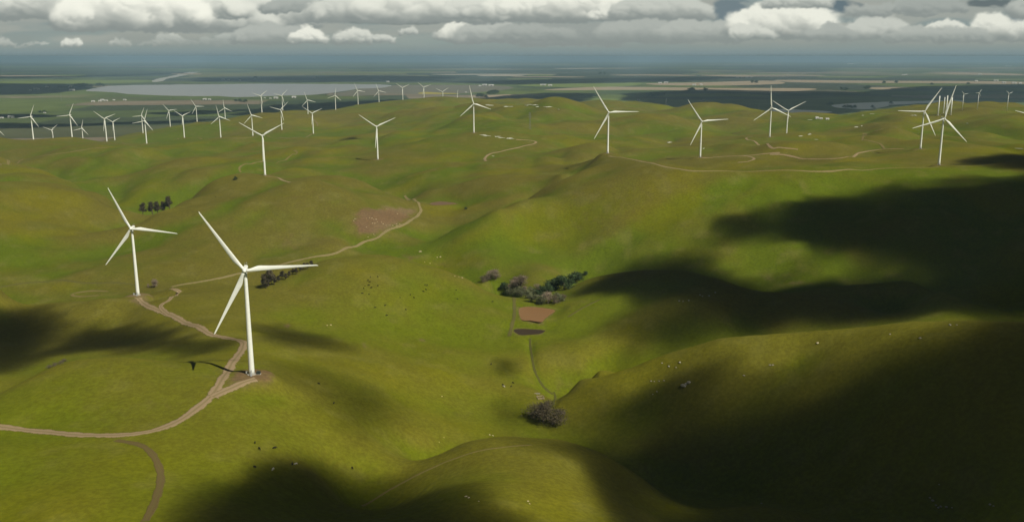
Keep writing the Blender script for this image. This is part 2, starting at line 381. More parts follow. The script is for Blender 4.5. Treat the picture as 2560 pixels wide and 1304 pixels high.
terr = 0.30 * np.sin(Hh * 2 * np.pi / 3.6 + 5 * fbm(GX / 90, GY / 90, 3, 103)) * sstep(np.abs(slope_x), 0.10, 0.25) * (1 - sstep(RR, 1000, 1300)) * sstep(fbm(GX / 120, GY / 120, 2, 104), 0.35, 0.6)
tmask = np.ones_like(Hh)
for x, y, z in tb:
    k_ = max(1.0, math.hypot(x, y) / 2000); np.minimum(tmask, 0.08 + 0.92 * sstep(np.hypot((GX - x), (GY - y + 60 * k_) * 0.6) / k_, 40, 190), out=tmask)
Hh = Hh + hill * (DT * (0.4 + 0.6 * tmask) + bil * tmask * (0.34 + 0.66 * farm) * (1 - 0.55 * sstep(GX, 100, 350) * (RR < 2000)) + terr)
# level pads under the turbines and level beds for the ponds
def flatten(cx, cy, z, r0, r1):
    d = np.hypot(GX - cx, GY - cy); k = 1 - sstep(d, r0, r1)
    np.copyto(Hh, Hh * (1 - k) + z * k)
for i, (x, y, z) in enumerate(tb): flatten(x, y, z, 7 if i < 37 else 8, 30 if i != 38 else 26)

def gz(x, y):
    """ground height at world x, y"""
    x = np.asarray(x, float); y = np.asarray(y, float)
    a = np.arctan2(x, y); l = np.log(np.maximum(np.hypot(x, y), 21))
    ia = np.clip(np.searchsorted(AZ, a) - 1, 0, len(AZ) - 2); il = np.clip(np.searchsorted(LR, l) - 1, 0, len(LR) - 2)
    fa = np.clip((a - AZ[ia]) / (AZ[ia + 1] - AZ[ia]), 0, 1); fl = np.clip((l - LR[il]) / (LR[il + 1] - LR[il]), 0, 1)
    return (Hh[ia, il] * (1 - fa) + Hh[ia + 1, il] * fa) * (1 - fl) + (Hh[ia, il + 1] * (1 - fa) + Hh[ia + 1, il + 1] * fa) * fl
_rr = np.exp(np.arange(math.log(250), math.log(75000), 0.0018))
def hit(px, py):
    """first point of the ground seen at a photo pixel"""
    r = ray(px, py); k = math.hypot(r[0], r[1]); x = r[0] / k * _rr; y = r[1] / k * _rr; zr = CAM_Z + r[2] / k * _rr
    g = gz(x, y); w = np.nonzero(zr <= g)[0]
    if len(w) == 0: j = len(_rr) - 1; return Vector((x[j], y[j], float(g[j])))
    j = w[0]
    if j > 0:
        d0 = zr[j - 1] - g[j - 1]; d1 = g[j] - zr[j]; f = d0 / (d0 + d1 + 1e-9); R = _rr[j - 1] * (1 - f) + _rr[j] * f
    else: R = _rr[0]
    X = r[0] / k * R; Y = r[1] / k * R; return Vector((X, Y, float(gz(X, Y))))

# ------------------------------------------------------------------ stream beds, gullies, pond basins, bare earth
def dist_poly(P, closed=False, R=60):
    """distance from every ground vertex to a polyline (inf beyond R)"""
    P = np.array([[p[0], p[1]] for p in P]); D = np.full(GX.shape, 1e9)
    lo = P.min(0) - R; hi = P.max(0) + R
    ii, jj = np.nonzero((GX > lo[0]) & (GX < hi[0]) & (GY > lo[1]) & (GY < hi[1]))
    if len(ii) == 0: return D
    x = GX[ii, jj]; y = GY[ii, jj]; best = np.full(len(x), 1e9)
    Q = np.vstack([P, P[:1]]) if closed else P
    for a, b in zip(Q[:-1], Q[1:]):
        ab = b - a; L = (ab ** 2).sum() + 1e-9
        t = np.clip(((x - a[0]) * ab[0] + (y - a[1]) * ab[1]) / L, 0, 1)
        best = np.minimum(best, np.hypot(x - a[0] - t * ab[0], y - a[1] - t * ab[1]))
    if closed:
        ins = np.zeros(len(x), bool); n = len(P); j = n - 1
        for i in range(n):
            c = ((P[i, 1] > y) != (P[j, 1] > y)) & (x < (P[j, 0] - P[i, 0]) * (y - P[i, 1]) / (P[j, 1] - P[i, 1] + 1e-12) + P[i, 0])
            ins ^= c; j = i
        best = np.where(ins, -best, best)
    D[ii, jj] = best; return D
CARVE = [("1325 845;1328 880;1335 920;1348 950;1365 975;1385 985;1388 1000;1375 1020", 2.5, 5), ("1600 1165;1700 1205;1850 1228;2000 1258", 4.0, 12),
         ("1425 430;1330 458;1250 482;1160 512", 5.0, 26), ("1870 450;1780 490;1700 522;1600 572;1510 640", 5.0, 22), ("860 440;1000 456;1100 430;1200 405", 4, 30),
         ("730 395;600 425;500 470;400 520", 5, 30), ("700 450;560 520;400 590;240 640", 3.0, 30), ("1160 268;1100 310;1000 342", 10, 60),
         ("2080 640;1980 560;1900 500", 3, 24), ("1000 632;1080 605;1160 560;1300 500", 4, 22)]
WET = np.zeros_like(Hh); DIRT = np.zeros_like(Hh)
for pl, dep, wd in CARVE:
    P = [hit(*map(float, q.split())) for q in pl.split(';')]
    d = dist_poly(P, R=4 * wd); k = np.exp(-(np.minimum(d, 1e5) / wd) ** 2); Hh -= dep * k; WET = np.maximum(WET, k * (wd > 6))
def poly(pl): return [hit(*map(float, q.split())) for q in pl.split(';')]
PONDS = []
for pl, kind in (("1300 767;1340 765;1386 769;1372 787;1362 797;1353 808;1325 805;1303 800", 'clay'), ("1284 826;1295 820;1325 818;1362 821;1350 835;1325 842;1300 841", 'dark'),
                 ("1075 507;1100 503;1130 506;1140 511;1110 515;1085 513", 'red')):
    P = poly(pl); z = float(np.median([p.z for p in P])); P = [Vector((p.x, p.y, z)) for p in P]
    d = dist_poly(P, True, 60); k = 1 - sstep(np.clip(d, -50, 1e4), 1.5, 22)
    np.copyto(Hh, Hh * (1 - k) + (z - 0.5 * sstep(-d, -1, 2)) * k); PONDS.append((P, z, kind)); DIRT = np.maximum(DIRT, 0.5 * (1 - sstep(np.clip(d, -50, 1e4) + 5 * (fbm(GX / 7, GY / 7, 3, 78) - .5), 1.0, 5.0)))
nse = fbm(GX / 14, GY / 14, 3, 77)
for pl, amt, soft in (("885 545;900 527;950 518;1000 520;1040 525;1025 545;960 578;900 592;888 570", 0.95, 14), ("700 600;730 590;760 605;740 620;705 618", 0.45, 25), ("720 600;860 600;850 615;740 618", .25, 20),
                      ("1905 690;1950 698;2030 708;1990 712;1920 705", 0.6, 14), ("600 960;640 940;670 925;672 945;640 968;600 985", .55, 10), ("555 930;600 900;600 960;560 975", .4, 12),
                      ("1000 632;1050 640;1030 650;1005 645", 0.5, 8), ("1380 930;1440 955;1390 985", .25, 8), ("1055 645;1110 655;1150 672;1110 668", .3, 8), ("320 748;372 742;372 760;345 765", .7, 6),
                      ("707 812;722 808;730 816;715 822", .7, 3), ("903 855;915 853;917 868;908 870", .6, 3), ("1045 846;1060 845;1062 852;1048 853", .6, 3), ("700 475;800 470;900 500;880 540;720 560;640 520", .18, 60),
                      ("1440 490;1560 440;1700 450;1640 540;1450 600;1350 560", .22, 60), ("300 1000;400 985;440 1010;380 1040;320 1035", .2, 12)):
    d = dist_poly(poly(pl), True, soft * 2 + 30); DIRT = np.maximum(DIRT, amt * (1 - sstep(np.clip(d, -500, 1e4) + 30 * (nse - .5) * soft / 20, -soft, soft)))
for i, (x, y, z) in enumerate(tb):
    d = np.hypot(GX - x, GY - y) + 14 * (nse - .5); DIRT = np.maximum(DIRT, (0.85 if i in (37, 38) else 0.6) * (1 - sstep(d, 9, 20)))
gy_, gx_ = np.gradient(Hh, axis=1), np.gradient(Hh, axis=0)
lap = np.zeros_like(Hh); st = 8
lap[st:-st, st:-st] = (Hh[2 * st:, st:-st] + Hh[:-2 * st, st:-st] + Hh[st:-st, 2 * st:] + Hh[st:-st, :-2 * st]) / 4 - Hh[st:-st, st:-st]
WET = np.clip(WET * 0.8 + np.clip(lap / (RR * 0.004), -0.6, 1.0) * 0.6 + 0.25 * (1 - sstep(Hh, 85, 130)), -0.5, 1.2)
# ------------------------------------------------------------------ ground sheet
def lerp3(k, a, b): k = k[..., None]; return a * (1 - k) + b * k
def ground_colour():
    """bare colour of grass, soil and fields at every vertex (no light or shade in it)"""
    A = lambda *c: np.array(c, float)
    big = fbm(GX / 330 + .5 * fbm(GX / 200, GY / 200, 2, 3), GY / 330, 4, 41); med = fbm(GX / 60, GY / 60, 4, 42); mot = fbm(GX / 120 + 5, GY / 120, 3, 43)
    k = sstep(0.9 * big + 0.45 * med + 0.42 * WET, 0.44, 0.98)
    g = lerp3(k, A(0.120, 0.107, 0.016), A(0.088, 0.118, 0.006))
    g = lerp3(sstep(mot, 0.52, 0.8) * 0.5, g, A(0.155, 0.144, 0.004))
    g = lerp3(sstep(fbm(GX / 22, GY / 22, 4, 44), 0.55, 0.85) * 0.4, g, A(0.165, 0.15, 0.04))
    g = lerp3(0.45 * (1 - sstep(RR, 800, 1350)) * (0.4 + 0.6 * big), g, A(0.168, 0.168, 0.003))
    g = g * (0.9 + 0.2 * fbm(GX / 9, GY / 9, 3, 45))[..., None]
    soil = lerp3(sstep(med, 0.35, 0.65), A(0.155, 0.098, 0.048), A(0.17, 0.125, 0.06))
    g = lerp3(sstep(DIRT + 0.5 * (fbm(GX / 6, GY / 6, 3, 46) - .5), 0.10, 0.95), g, soil)
    # farmland: jittered rectangular fields
    fx = (GX * math.cos(.16) + GY * math.sin(.16)); fy = (-GX * math.sin(.16) + GY * math.cos(.16))
    row = np.floor(fy / 820); sh = vnoise(row * 1.7 + .5, row * 0 + 3.5, 9) * 1500; wdt = 900 + 900 * vnoise(row * 2.3 + .5, row * 0 + 7.5, 8)
    colm = np.floor((fx + sh) / wdt)
    h = np.modf(np.abs(np.sin(row * 127.1 + colm * 311.7) * 43758.5453))[0]
    pal = np.array([(.04, .058, .028), (.075, .10, .03), (.05, .065, .032), (.115, .14, .03), (.080, .086, .040), (.045, .07, .033), (.19, .155, .105), (.085, .115, .03), (.06, .085, .03), (.04, .05, .03)])
    f = pal[(h * 9.99).astype(int)]
    row2 = np.floor(fy / 2600); col2 = np.floor((fx + 9000 * vnoise(row2 * 1.3 + .5, row2 * 0 + 1.5, 4)) / (3500 + 5000 * vnoise(row2 * 2.1 + .5, row2 * 0 + 2.5, 6))); h2 = np.modf(np.abs(np.sin(row2 * 91.3 + col2 * 47.7) * 15731.7))[0]
    pal2 = np.array([(.03, .045, .03), (.10, .13, .05), (.05, .065, .035), (.15, .15, .07), (.035, .05, .035), (.20, .17, .12), (.085, .12, .045), (.03, .04, .03)]); f = lerp3(sstep(RR, 13000, 17000) * .85, f, pal2[(h2 * 7.99).astype(int)])
    f = lerp3(sstep(fbm(GX / 2600, GY / 2600, 3, 51), 0.44, 0.6) * (1 - .6 * sstep(RR, 13000, 17000)), f, A(0.105, 0.135, 0.034)); f = lerp3(sstep(fbm(GX / 4200, GY / 4200, 3, 52), 0.57, 0.65), f, A(0.045, 0.055, 0.036))
    f = f * (0.75 + 0.5 * fbm(GX / 250, GY / 250, 4, 53))[..., None]
    return lerp3(sstep(Hh, 2, 20), f, g)
def grass_mat(t, b, out):
    g = t.node('ShaderNodeNewGeometry').outputs['Position']
    a = t.node('ShaderNodeAttribute'); a.attribute_name = 'colour'
    fine = t.noise(g, 0.30, 4, 0.7)
    col = t.mix(t.ramp(fine, 0.30, 0.75), t.vm('SCALE', a.outputs['Color'], None, 0.80), t.vm('SCALE', a.outputs['Color'], None, 1.16))
    t.put(b.inputs['Base Color'], col); b.inputs['Roughness'].default_value = 0.95; b.inputs['Specular IOR Level'].default_value = 0.05
    bp = t.node('ShaderNodeBump'); bp.inputs['Strength'].default_value = 0.35; bp.inputs['Distance'].default_value = 0.8
    t.put(bp.inputs['Height'], fine); t.l.new(bp.outputs[0], b.inputs['Normal'])
M_GROUND = mat("ground", grass_mat)
na, nl = GA.shape
idx = np.arange(na * nl).reshape(na, nl)
V = np.stack([GX, GY, Hh], -1).reshape(-1, 3)
Fq = np.stack([idx[:-1, :-1], idx[1:, :-1], idx[1:, 1:], idx[:-1, 1:]], -1).reshape(-1, 4)[:, ::-1]
cv = len(V); V = np.vstack([V, [[0, 0, float(Hh[:, 0].mean())]]])
me = mesh_np("ground", V, Fq)
ground = struct(link("ground", me, M_GROUND))
gc = ground_colour().reshape(-1, 3); gc = np.vstack([gc, gc[:1]]); gc = np.hstack([gc, np.ones((len(gc), 1))]).astype(np.float32)
a_ = me.attributes.new('colour', 'FLOAT_COLOR', 'POINT'); a_.data.foreach_set('color', gc.ravel())

# ------------------------------------------------------------------ sky: band of cumulus round the horizon, painted per vertex on a far dome
def srgb(*c): c = np.array(c, float) / 255.0; return np.where(c < 0.04045, c / 12.92, ((c + 0.055) / 1.055) ** 2.4)
def sky_canvas():
    X0, Y0, STP = -640, -280, 1.4; w, h = 2742, 324
    xx = X0 + np.arange(w) * STP; yy = Y0 + np.arange(h) * STP; PX, PY = np.meshgrid(xx, yy)
    rng = np.random.RandomState(7)
    def grad(y, st): return np.stack([np.interp(y, [a for a, _ in st], [c[i] for _, c in st]) for i in range(3)], -1)
    img = grad(PY, [(-280, srgb(110, 128, 136)), (-60, srgb(122, 140, 145)), (0, srgb(128, 146, 148)), (60, srgb(136, 150, 149)), (100, srgb(146, 158, 153)), (118, srgb(139, 153, 150)), (132, srgb(129, 145, 147)), (142, srgb(114, 132, 137)), (150, srgb(106, 125, 131)), (172, srgb(100, 120, 127))])
    v = fbm(PX / 240, PY / 34, 4, 61); img = lerp3(sstep(v, 0.32, 0.62) * 0.8 * (1 - sstep(PY, 100, 122)) , img, srgb(164, 168, 160))
    v = fbm(PX / 500 + 3, PY / 60, 4, 62); img = lerp3(sstep(v, 0.45, 0.7) * 0.5 * sstep(-PY, -70, -20), img, srgb(168, 170, 162))
    for x, y, a, b_, c in ((168, 46, 46, 9, (105, 134, 146)), (300, 62, 50, 10, (104, 132, 142)), (1825, 28, 62, 30, (112, 128, 134)), (2090, 16, 70, 18, (98, 116, 124)), (2500, 8, 90, 12, (100, 112, 114)), (2545, 36, 20, 20, (112, 130, 138)), (1920, 22, 28, 9, (108, 124, 130)), (1660, 100, 90, 7, (118, 132, 134)), (1000, 55, 120, 8, (122, 132, 130))):
        q = ((PX - x) / a) ** 2 + ((PY - y) / b_) ** 2 + 1.6 * (fbm(PX / 30, PY / 14, 3, int(x)) - .5); img = lerp3(0.95 * (1 - sstep(q, 0.35, 1.25)), img, srgb(*c))
    wxn = 13 * (fbm(PX / 11, PY / 9, 5, 71) - .5); wyn = 11 * (fbm(PX / 11 + 7, PY / 9, 5, 72) - .5)
    wx2 = 26 * (fbm(PX / 45, PY / 30, 3, 73) - .5); wy2 = 16 * (fbm(PX / 45 + 7, PY / 30, 3, 74) - .5)
    L = np.array([0.42, 0.62, 0.66])
    def cloud(cx, base, wd, ht_, bright, n=None, soft=0.5, grey=(139, 147, 144)):
        """one cumulus: many overlapping rounded puffs over a flat grey base, lit from the upper right"""
        ht = ht_ * 1.18; base = base + 4; n = n or int(30 + wd * ht / 85); k = min(1.1, bright)
        top = srgb(*[grey[i] + (c - grey[i]) * k for i, c in enumerate((236, 237, 224))]); low = srgb(*grey)
        P = []
        for _ in range(n):
            u = rng.uniform(-1, 1); env = (1 - abs(u) ** 2.2) ** 0.7 * (0.55 + 0.45 * vnoise(np.array(u * 2.3 + cx), np.array(base * 1.0), 5)); t = rng.uniform(0, 1) ** 0.8
            r = ht * rng.uniform(0.13, 0.40) * (1.15 - 0.5 * t); P.append((rng.uniform(0, 1) + t * .4, cx + u * wd / 2, base - r * .6 - t * env * (ht - r), r * rng.uniform(1.0, 1.45), r))
        P.sort(key=lambda q: q[0])
        for _, x, y, rx, ry in P:
            i0 = max(0, int((x - rx - 16 - X0) / STP)); i1 = min(w, int((x + rx + 16 - X0) / STP) + 2); j0 = max(0, int((y - ry - 12 - Y0) / STP)); j1 = min(h, int((y + ry + 12 - Y0) / STP) + 2)
            if i1 <= i0 or j1 <= j0: continue
            S_ = (slice(j0, j1), slice(i0, i1))
            qx = (PX[S_] + wxn[S_] + wx2[S_] - x) / rx; qy = -(PY[S_] + wyn[S_] + wy2[S_] - y) / ry; rho = np.sqrt(qx ** 2 + qy ** 2)
            al = (1 - sstep(rho, 0.95 - soft, 1.08)) * 0.62
            al = al * (1 - sstep(PY[S_] + wyn[S_] * .8 + wy2[S_] * .6, base - 4, base + 4))
            nz = np.sqrt(np.clip(1 - rho ** 2, 0, 1)); lit = np.clip(0.25 + 0.75 * (qx * L[0] + qy * L[1] + nz * L[2]), 0, 1)
            hgt = np.clip((base - PY[S_]) / (ht * 0.62), 0, 1); s_ = sstep(lit * 0.55 + 0.62 * hgt, 0.20, 0.88)
            img[S_] = lerp3(al, img[S_], low + (top - low) * s_[..., None])
    for x in range(-600, 3200, 150):            # out of frame above and to the sides
        for b0 in (-190, -110, -60): cloud(x + rng.uniform(-70, 70), b0 + rng.uniform(-20, 20), rng.uniform(220, 460), rng.uniform(60, 110), rng.uniform(.2, .6))
    for x in list(range(-620, -40, 110)) + list(range(2640, 3220, 110)):
        cloud(x, rng.uniform(20, 60), rng.uniform(160, 300), rng.uniform(50, 80), rng.uniform(.3, .8)); cloud(x + 40, rng.uniform(95, 110), rng.uniform(40, 120), rng.uniform(14, 35), rng.uniform(.3, .9))
    far = (152, 160, 155)
    for c in ((75, 112, 70, 13, .55), (12, 112, 50, 22, .7), (182, 113, 62, 22, .85), (300, 112, 46, 20, .6), (425, 110, 84, 30, .55), (365, 112, 40, 12, .3), (520, 110, 130, 24, .25), (600, 106, 120, 34, .3)): cloud(*c, soft=.7, grey=far)
    for c in ((100, 46, 330, 70, .45), (-60, 30, 260, 60, .5), (90, 44, 360, 96, .85), (640, 64, 280, 86, .8), (520, 78, 300, 84, .8), (450, 44, 300, 84, .95), (330, 74, 330, 116, 1.1), (760, 30, 200, 50, .35),
              (690, 108, 210, 52, .4), (768, 108, 74, 46, 1.0), (885, 107, 96, 44, .85), (951, 102, 56, 22, .7), (1021, 84, 54, 22, .65), (1145, 100, 78, 50, .95), (1230, 105, 170, 60, .45),
              (900, 52, 230, 80, .75), (1050, 54, 290, 100, .95), (1180, 45, 120, 60, .8), (1430, 112, 210, 66, .16), (1330, 100, 180, 50, .3), (1400, 52, 330, 90, 1.0), (1530, 50, 110, 44, .9),
              (1600, 104, 200, 62, .35), (1740, 104, 180, 60, .42), (1655, 46, 220, 66, .6), (1950, 95, 220, 96, 1.0), (1880, 100, 110, 46, .75), (2190, 97, 160, 56, .6), (2080, 100, 120, 40, .35), (2362, 78, 92, 34, .85), (2300, 103, 160, 40, .4),
              (2478, 98, 86, 72, .92), (2400, 104, 140, 44, .4), (2555, 100, 60, 60, .85), (2230, 38, 220, 40, .3), (2330, 30, 170, 40, .25), (1990, 20, 150, 50, .6)): cloud(*c)
    # thin grey veil hanging over the bases and hazy light band under them
    v = fbm(PX / 180, PY / 26, 4, 81); img = lerp3(sstep(v, 0.3, 0.65) * 0.5 * sstep(PY, 70, 100) * (1 - sstep(PY, 112, 132)), img, srgb(140, 149, 145))
    return X0, Y0, STP, img
def sky_band():
    X0, Y0, STP, img = sky_canvas()
    az = np.radians(np.concatenate([np.arange(-180, -46, 1.0), np.arange(-46, 46, 0.07), np.arange(46, 180.01, 1.0)])); el = np.radians(np.concatenate([[-6.0, -3.0, -1.0], np.arange(-0.6, 4.4, 0.045), np.arange(4.5, 10.6, 0.15)]))
    A, E_ = np.meshgrid(az, el, indexing='ij')
    Af = np.where(np.abs(A) > math.radians(40), math.radians(38) * np.sin(A * 2.2), A)
    dx, dy, dz = np.sin(Af) * np.cos(E_), np.cos(Af) * np.cos(E_), np.sin(E_)
    dep = dy * cp - dz * sp; up = dy * sp + dz * cp; px = 1280 + FPX * dx / dep; py = 652 - FPX * up / dep
    fx = np.clip((px - X0) / STP, 0, img.shape[1] - 1.01); fy = np.clip((py - Y0) / STP, 0, img.shape[0] - 1.01); i = fx.astype(int); j = fy.astype(int); u = (fx - i)[..., None]; v = (fy - j)[..., None]
    c = (img[j, i] * (1 - u) + img[j, i + 1] * u) * (1 - v) + (img[j + 1, i] * (1 - u) + img[j + 1, i + 1] * u) * v
    al = 1 - sstep(np.degrees(E_), 7.0, 10.2)
    R = 79000.0; V = np.stack([R * np.sin(A) * np.cos(E_), R * np.cos(A) * np.cos(E_), CAM_Z + R * np.sin(E_)], -1).reshape(-1, 3)
    n, m_ = A.shape; ix = np.arange(n * m_).reshape(n, m_); F_ = np.stack([ix[:-1, :-1], ix[1:, :-1], ix[1:, 1:], ix[:-1, 1:]], -1).reshape(-1, 4)
    me = mesh_np("sky", V, F_)
    at = me.attributes.new('colour', 'FLOAT_COLOR', 'POINT'); at.data.foreach_set('color', np.concatenate([c, al[..., None]], -1).astype(np.float32).ravel())
    m = bpy.data.materials.new("sky"); m.use_nodes = True; t = NT(m.node_tree); m.node_tree.nodes.clear()
    out = t.node('ShaderNodeOutputMaterial'); e = t.node('ShaderNodeEmission'); tr = t.node('ShaderNodeBsdfTransparent'); mx = t.node('ShaderNodeMixShader'); a = t.node('ShaderNodeAttribute'); a.attribute_name = 'colour'
    t.l.new(a.outputs['Color'], e.inputs[0]); t.l.new(a.outputs['Alpha'], mx.inputs[0]); t.l.new(tr.outputs[0], mx.inputs[1]); t.l.new(e.outputs[0], mx.inputs[2]); t.l.new(mx.outputs[0], out.inputs[0])
    m.cycles.emission_sampling = 'NONE'
    return struct(link("sky", me, m))
sky_band()
# ------------------------------------------------------------------ water and ponds
def water_mat(col, rough, spec=0.5):
    def f(t, b, out):
        g = t.node('ShaderNodeNewGeometry').outputs['Position']
        n = t.noise(g, 0.02, 4)
        t.put(b.inputs['Base Color'], t.mix(n, C3(*[c * .9 for c in col]), C3(*[c * 1.1 for c in col])))
        b.inputs['Roughness'].default_value = rough; b.inputs['Specular IOR Level'].default_value = spec
        bp = t.node('ShaderNodeBump'); bp.inputs['Strength'].default_value = 0.1; bp.inputs['Distance'].default_value = 0.1
        t.put(bp.inputs['Height'], t.noise(g, 0.7, 3)); t.l.new(bp.outputs[0], b.inputs['Normal'])
    return f
def smooth_closed(P, n=8):
    out = []; N = len(P)
    for i in range(N):
        p0, p1, p2, p3 = P[i - 1], P[i], P[(i + 1) % N], P[(i + 2) % N]
        for k in range(n):
            t = k / n; out.append(0.5 * ((2 * p1) + (-p0 + p2) * t + (2 * p0 - 5 * p1 + 4 * p2 - p3) * t * t + (-p0 + 3 * p1 - 3 * p2 + p3) * t ** 3))
    return out
def sheet(name, P, z, m, thick=0.4):
    P = smooth_closed([Vector((p[0], p[1], 0)) for p in P], 8 if name == 'pond' else 22); n = len(P)
    if name in ('lake', 'river'):       # ragged shore
        P = [p * (1 + 0.028 * (float(fbm(np.array(p.x / 420), np.array(p.y / 420), 4, 88)) - .5)) for p in P]
    v = [(p.x, p.y, z) for p in P] + [(p.x, p.y, z - thick) for p in P]
    f = [tuple(range(n))] + [(i, i + n, (i + 1) % n + n, (i + 1) % n) for i in range(n)]
    me = bpy.data.meshes.new(name); me.from_pydata(v, [], f); me.update()
    bm = bmesh.new(); bm.from_mesh(me); bmesh.ops.recalc_face_normals(bm, faces=bm.faces[:]); bm.to_mesh(me); bm.free()
    return struct(link(name, me, m))
M_CLAY = mat("clay_water", water_mat((0.215, 0.118, 0.050), 0.4, 0.15)); M_DARKW = mat("dark_water", water_mat((0.045, 0.032, 0.019), 0.7, 0.1)); M_REDW = mat("red_water", water_mat((0.15, 0.09, 0.055), 0.5, 0.1))
for P, z, kind in PONDS: sheet("pond", P, z + 0.05, {'clay': M_CLAY, 'dark': M_DARKW, 'red': M_REDW}[kind])
M_LAKE = mat("lake_water", water_mat((0.26, 0.27, 0.27), 0.35, 0.5))
def flatpoly(pl, z=0.0): return [atH(*map(float, q.split()), CAM_Z - z)[:2] for q in pl.split(';')]
sheet("lake", flatpoly("215 226;280 215;420 212;640 210;800 210;900 211;975 213;960 219;900 222;860 228;800 236;700 240;600 243;540 241;480 241;400 239;320 235;270 230"), 0.6, M_LAKE, 0.5)
sheet("lake", flatpoly("2080 263;2110 259;2180 256;2240 254;2300 253;2330 252;2400 252;2400 256;2330 258;2230 262;2220 266;2180 272;2130 272;2090 268"), 0.6, M_LAKE, 0.5)
sheet("lake", flatpoly("1925 275;1960 273;2000 275;2050 277;2080 280;2050 285;1990 285;1940 283"), 0.6, M_LAKE, 0.5)
M_FL = mat("river_water", water_mat((0.34, 0.33, 0.28), 0.4, 0.5))
sheet("river", flatpoly("380 202;400 196;430 190;470 181;500 179.5;480 184;450 191;420 197;405 203;385 205"), 0.5, M_FL, 0.4)
M_TAN = flat("tan_field", (0.30, 0.24, 0.16), 0.9, 0.15, 0.003); M_OLV = flat("mud_field", (0.13, 0.12, 0.085), 0.9, 0.2, 0.003); M_GRN = flat("green_field", (0.13, 0.17, 0.03), 0.9, 0.15, 0.003); M_DK = flat("dark_field_and_cloud_shade", (0.035, 0.048, 0.03), 0.9, 0.25, 0.002)  # M_DK paints the far cloud-shadow bands as colour; also colours scattered dark crops
FIELDS = [("1365 224;1450 219;1510 217;1700 219;1800 220;2020 221;2020 226;1900 231;1800 228;1600 225;1400 226", M_TAN), ("1620 209;1760 206;1900 202;1950 204;1950 210;1800 214;1660 213", M_TAN), ("1950 200;2200 202;2450 203;2560 205;2560 210;2300 208;2000 206", M_TAN),
          ("1750 188;1950 187;2050 188;2040 191;1850 192", M_TAN), ("1180 240;1280 236;1360 236;1340 239;1200 243", M_TAN), ("960 214;1200 213;1280 218;1250 226;1100 236;960 234;900 240;820 238;880 226", M_OLV),
          ("1300 213;1500 207;1600 208;1560 216;1400 218", M_GRN), ("1440 246;1530 247;1620 252;1600 256;1500 253", M_GRN), ("1060 230;1100 232;1140 233;1140 235;1050 235", flat("yellow_field", (0.30, 0.25, 0.03), 0.9)),
          ("2170 219;2250 218;2290 221;2200 224", M_TAN), ("650 203;720 200;840 199;800 203;700 206", M_GRN), ("0 204;120 202;330 200;400 203;260 209;100 209;0 211", M_GRN), ("0 190;250 186;460 180;470 178;200 180;0 187", M_DK), ("0 195;260 193;420 190;470 181;300 184;0 190", M_DK),  # M_DK strips: cloud shade on the far plain, painted as dark sheets
          ("470 195;600 191;900 188;1150 192;1300 196;1150 206;900 206;700 200;480 202", M_DK), ("0 215;120 212;180 214;210 222;160 230;60 233;0 236", M_DK), ("2520 184;2380 181;2300 184;2560 189", M_TAN), ("1180 165;1500 163;1700 166;1500 169;1200 169", M_DK),
          ("1200 176;1600 173;1750 180;1600 190;1300 190;1150 184", M_DK)]  # M_DK outlines up to here are painted cloud-shadow bands, not crops
_rf = random.Random(21); M_FG2 = flat("pale_green_field", (0.12, 0.15, 0.06), 0.9, 0.2, 0.002); M_PL = flat("pale_field", (0.34, 0.31, 0.24), 0.9, 0.15, 0.002)
for _ in range(70):
    y_ = 157 + 46 * _rf.random() ** 1.3; x_ = _rf.uniform(-60, 2560); w_ = _rf.uniform(50, 300); h_ = (y_ - 148) * _rf.uniform(0.02, 0.06); sk = _rf.uniform(-.4, .4) * h_
    if y_ > 192 and 200 < x_ < 1250: continue
    FIELDS.append((f"{x_} {y_};{x_ + w_ * .5} {y_ - h_ * .3 + sk * .4};{x_ + w_} {y_ - sk};{x_ + w_ * .9} {y_ + h_ - sk};{x_ + w_ * .4} {y_ + h_};{x_ + w_ * .1} {y_ + h_ * .9}", _rf.choice([M_GRN, M_FG2, M_FG2, M_DK, M_DK, M_TAN, M_OLV, M_PL])))
for k, (pl, m_) in enumerate(FIELDS): sheet("field", flatpoly(pl), 0.22 + 0.012 * k, m_, 0.2)  # includes the sheets that paint cloud shade on the plain

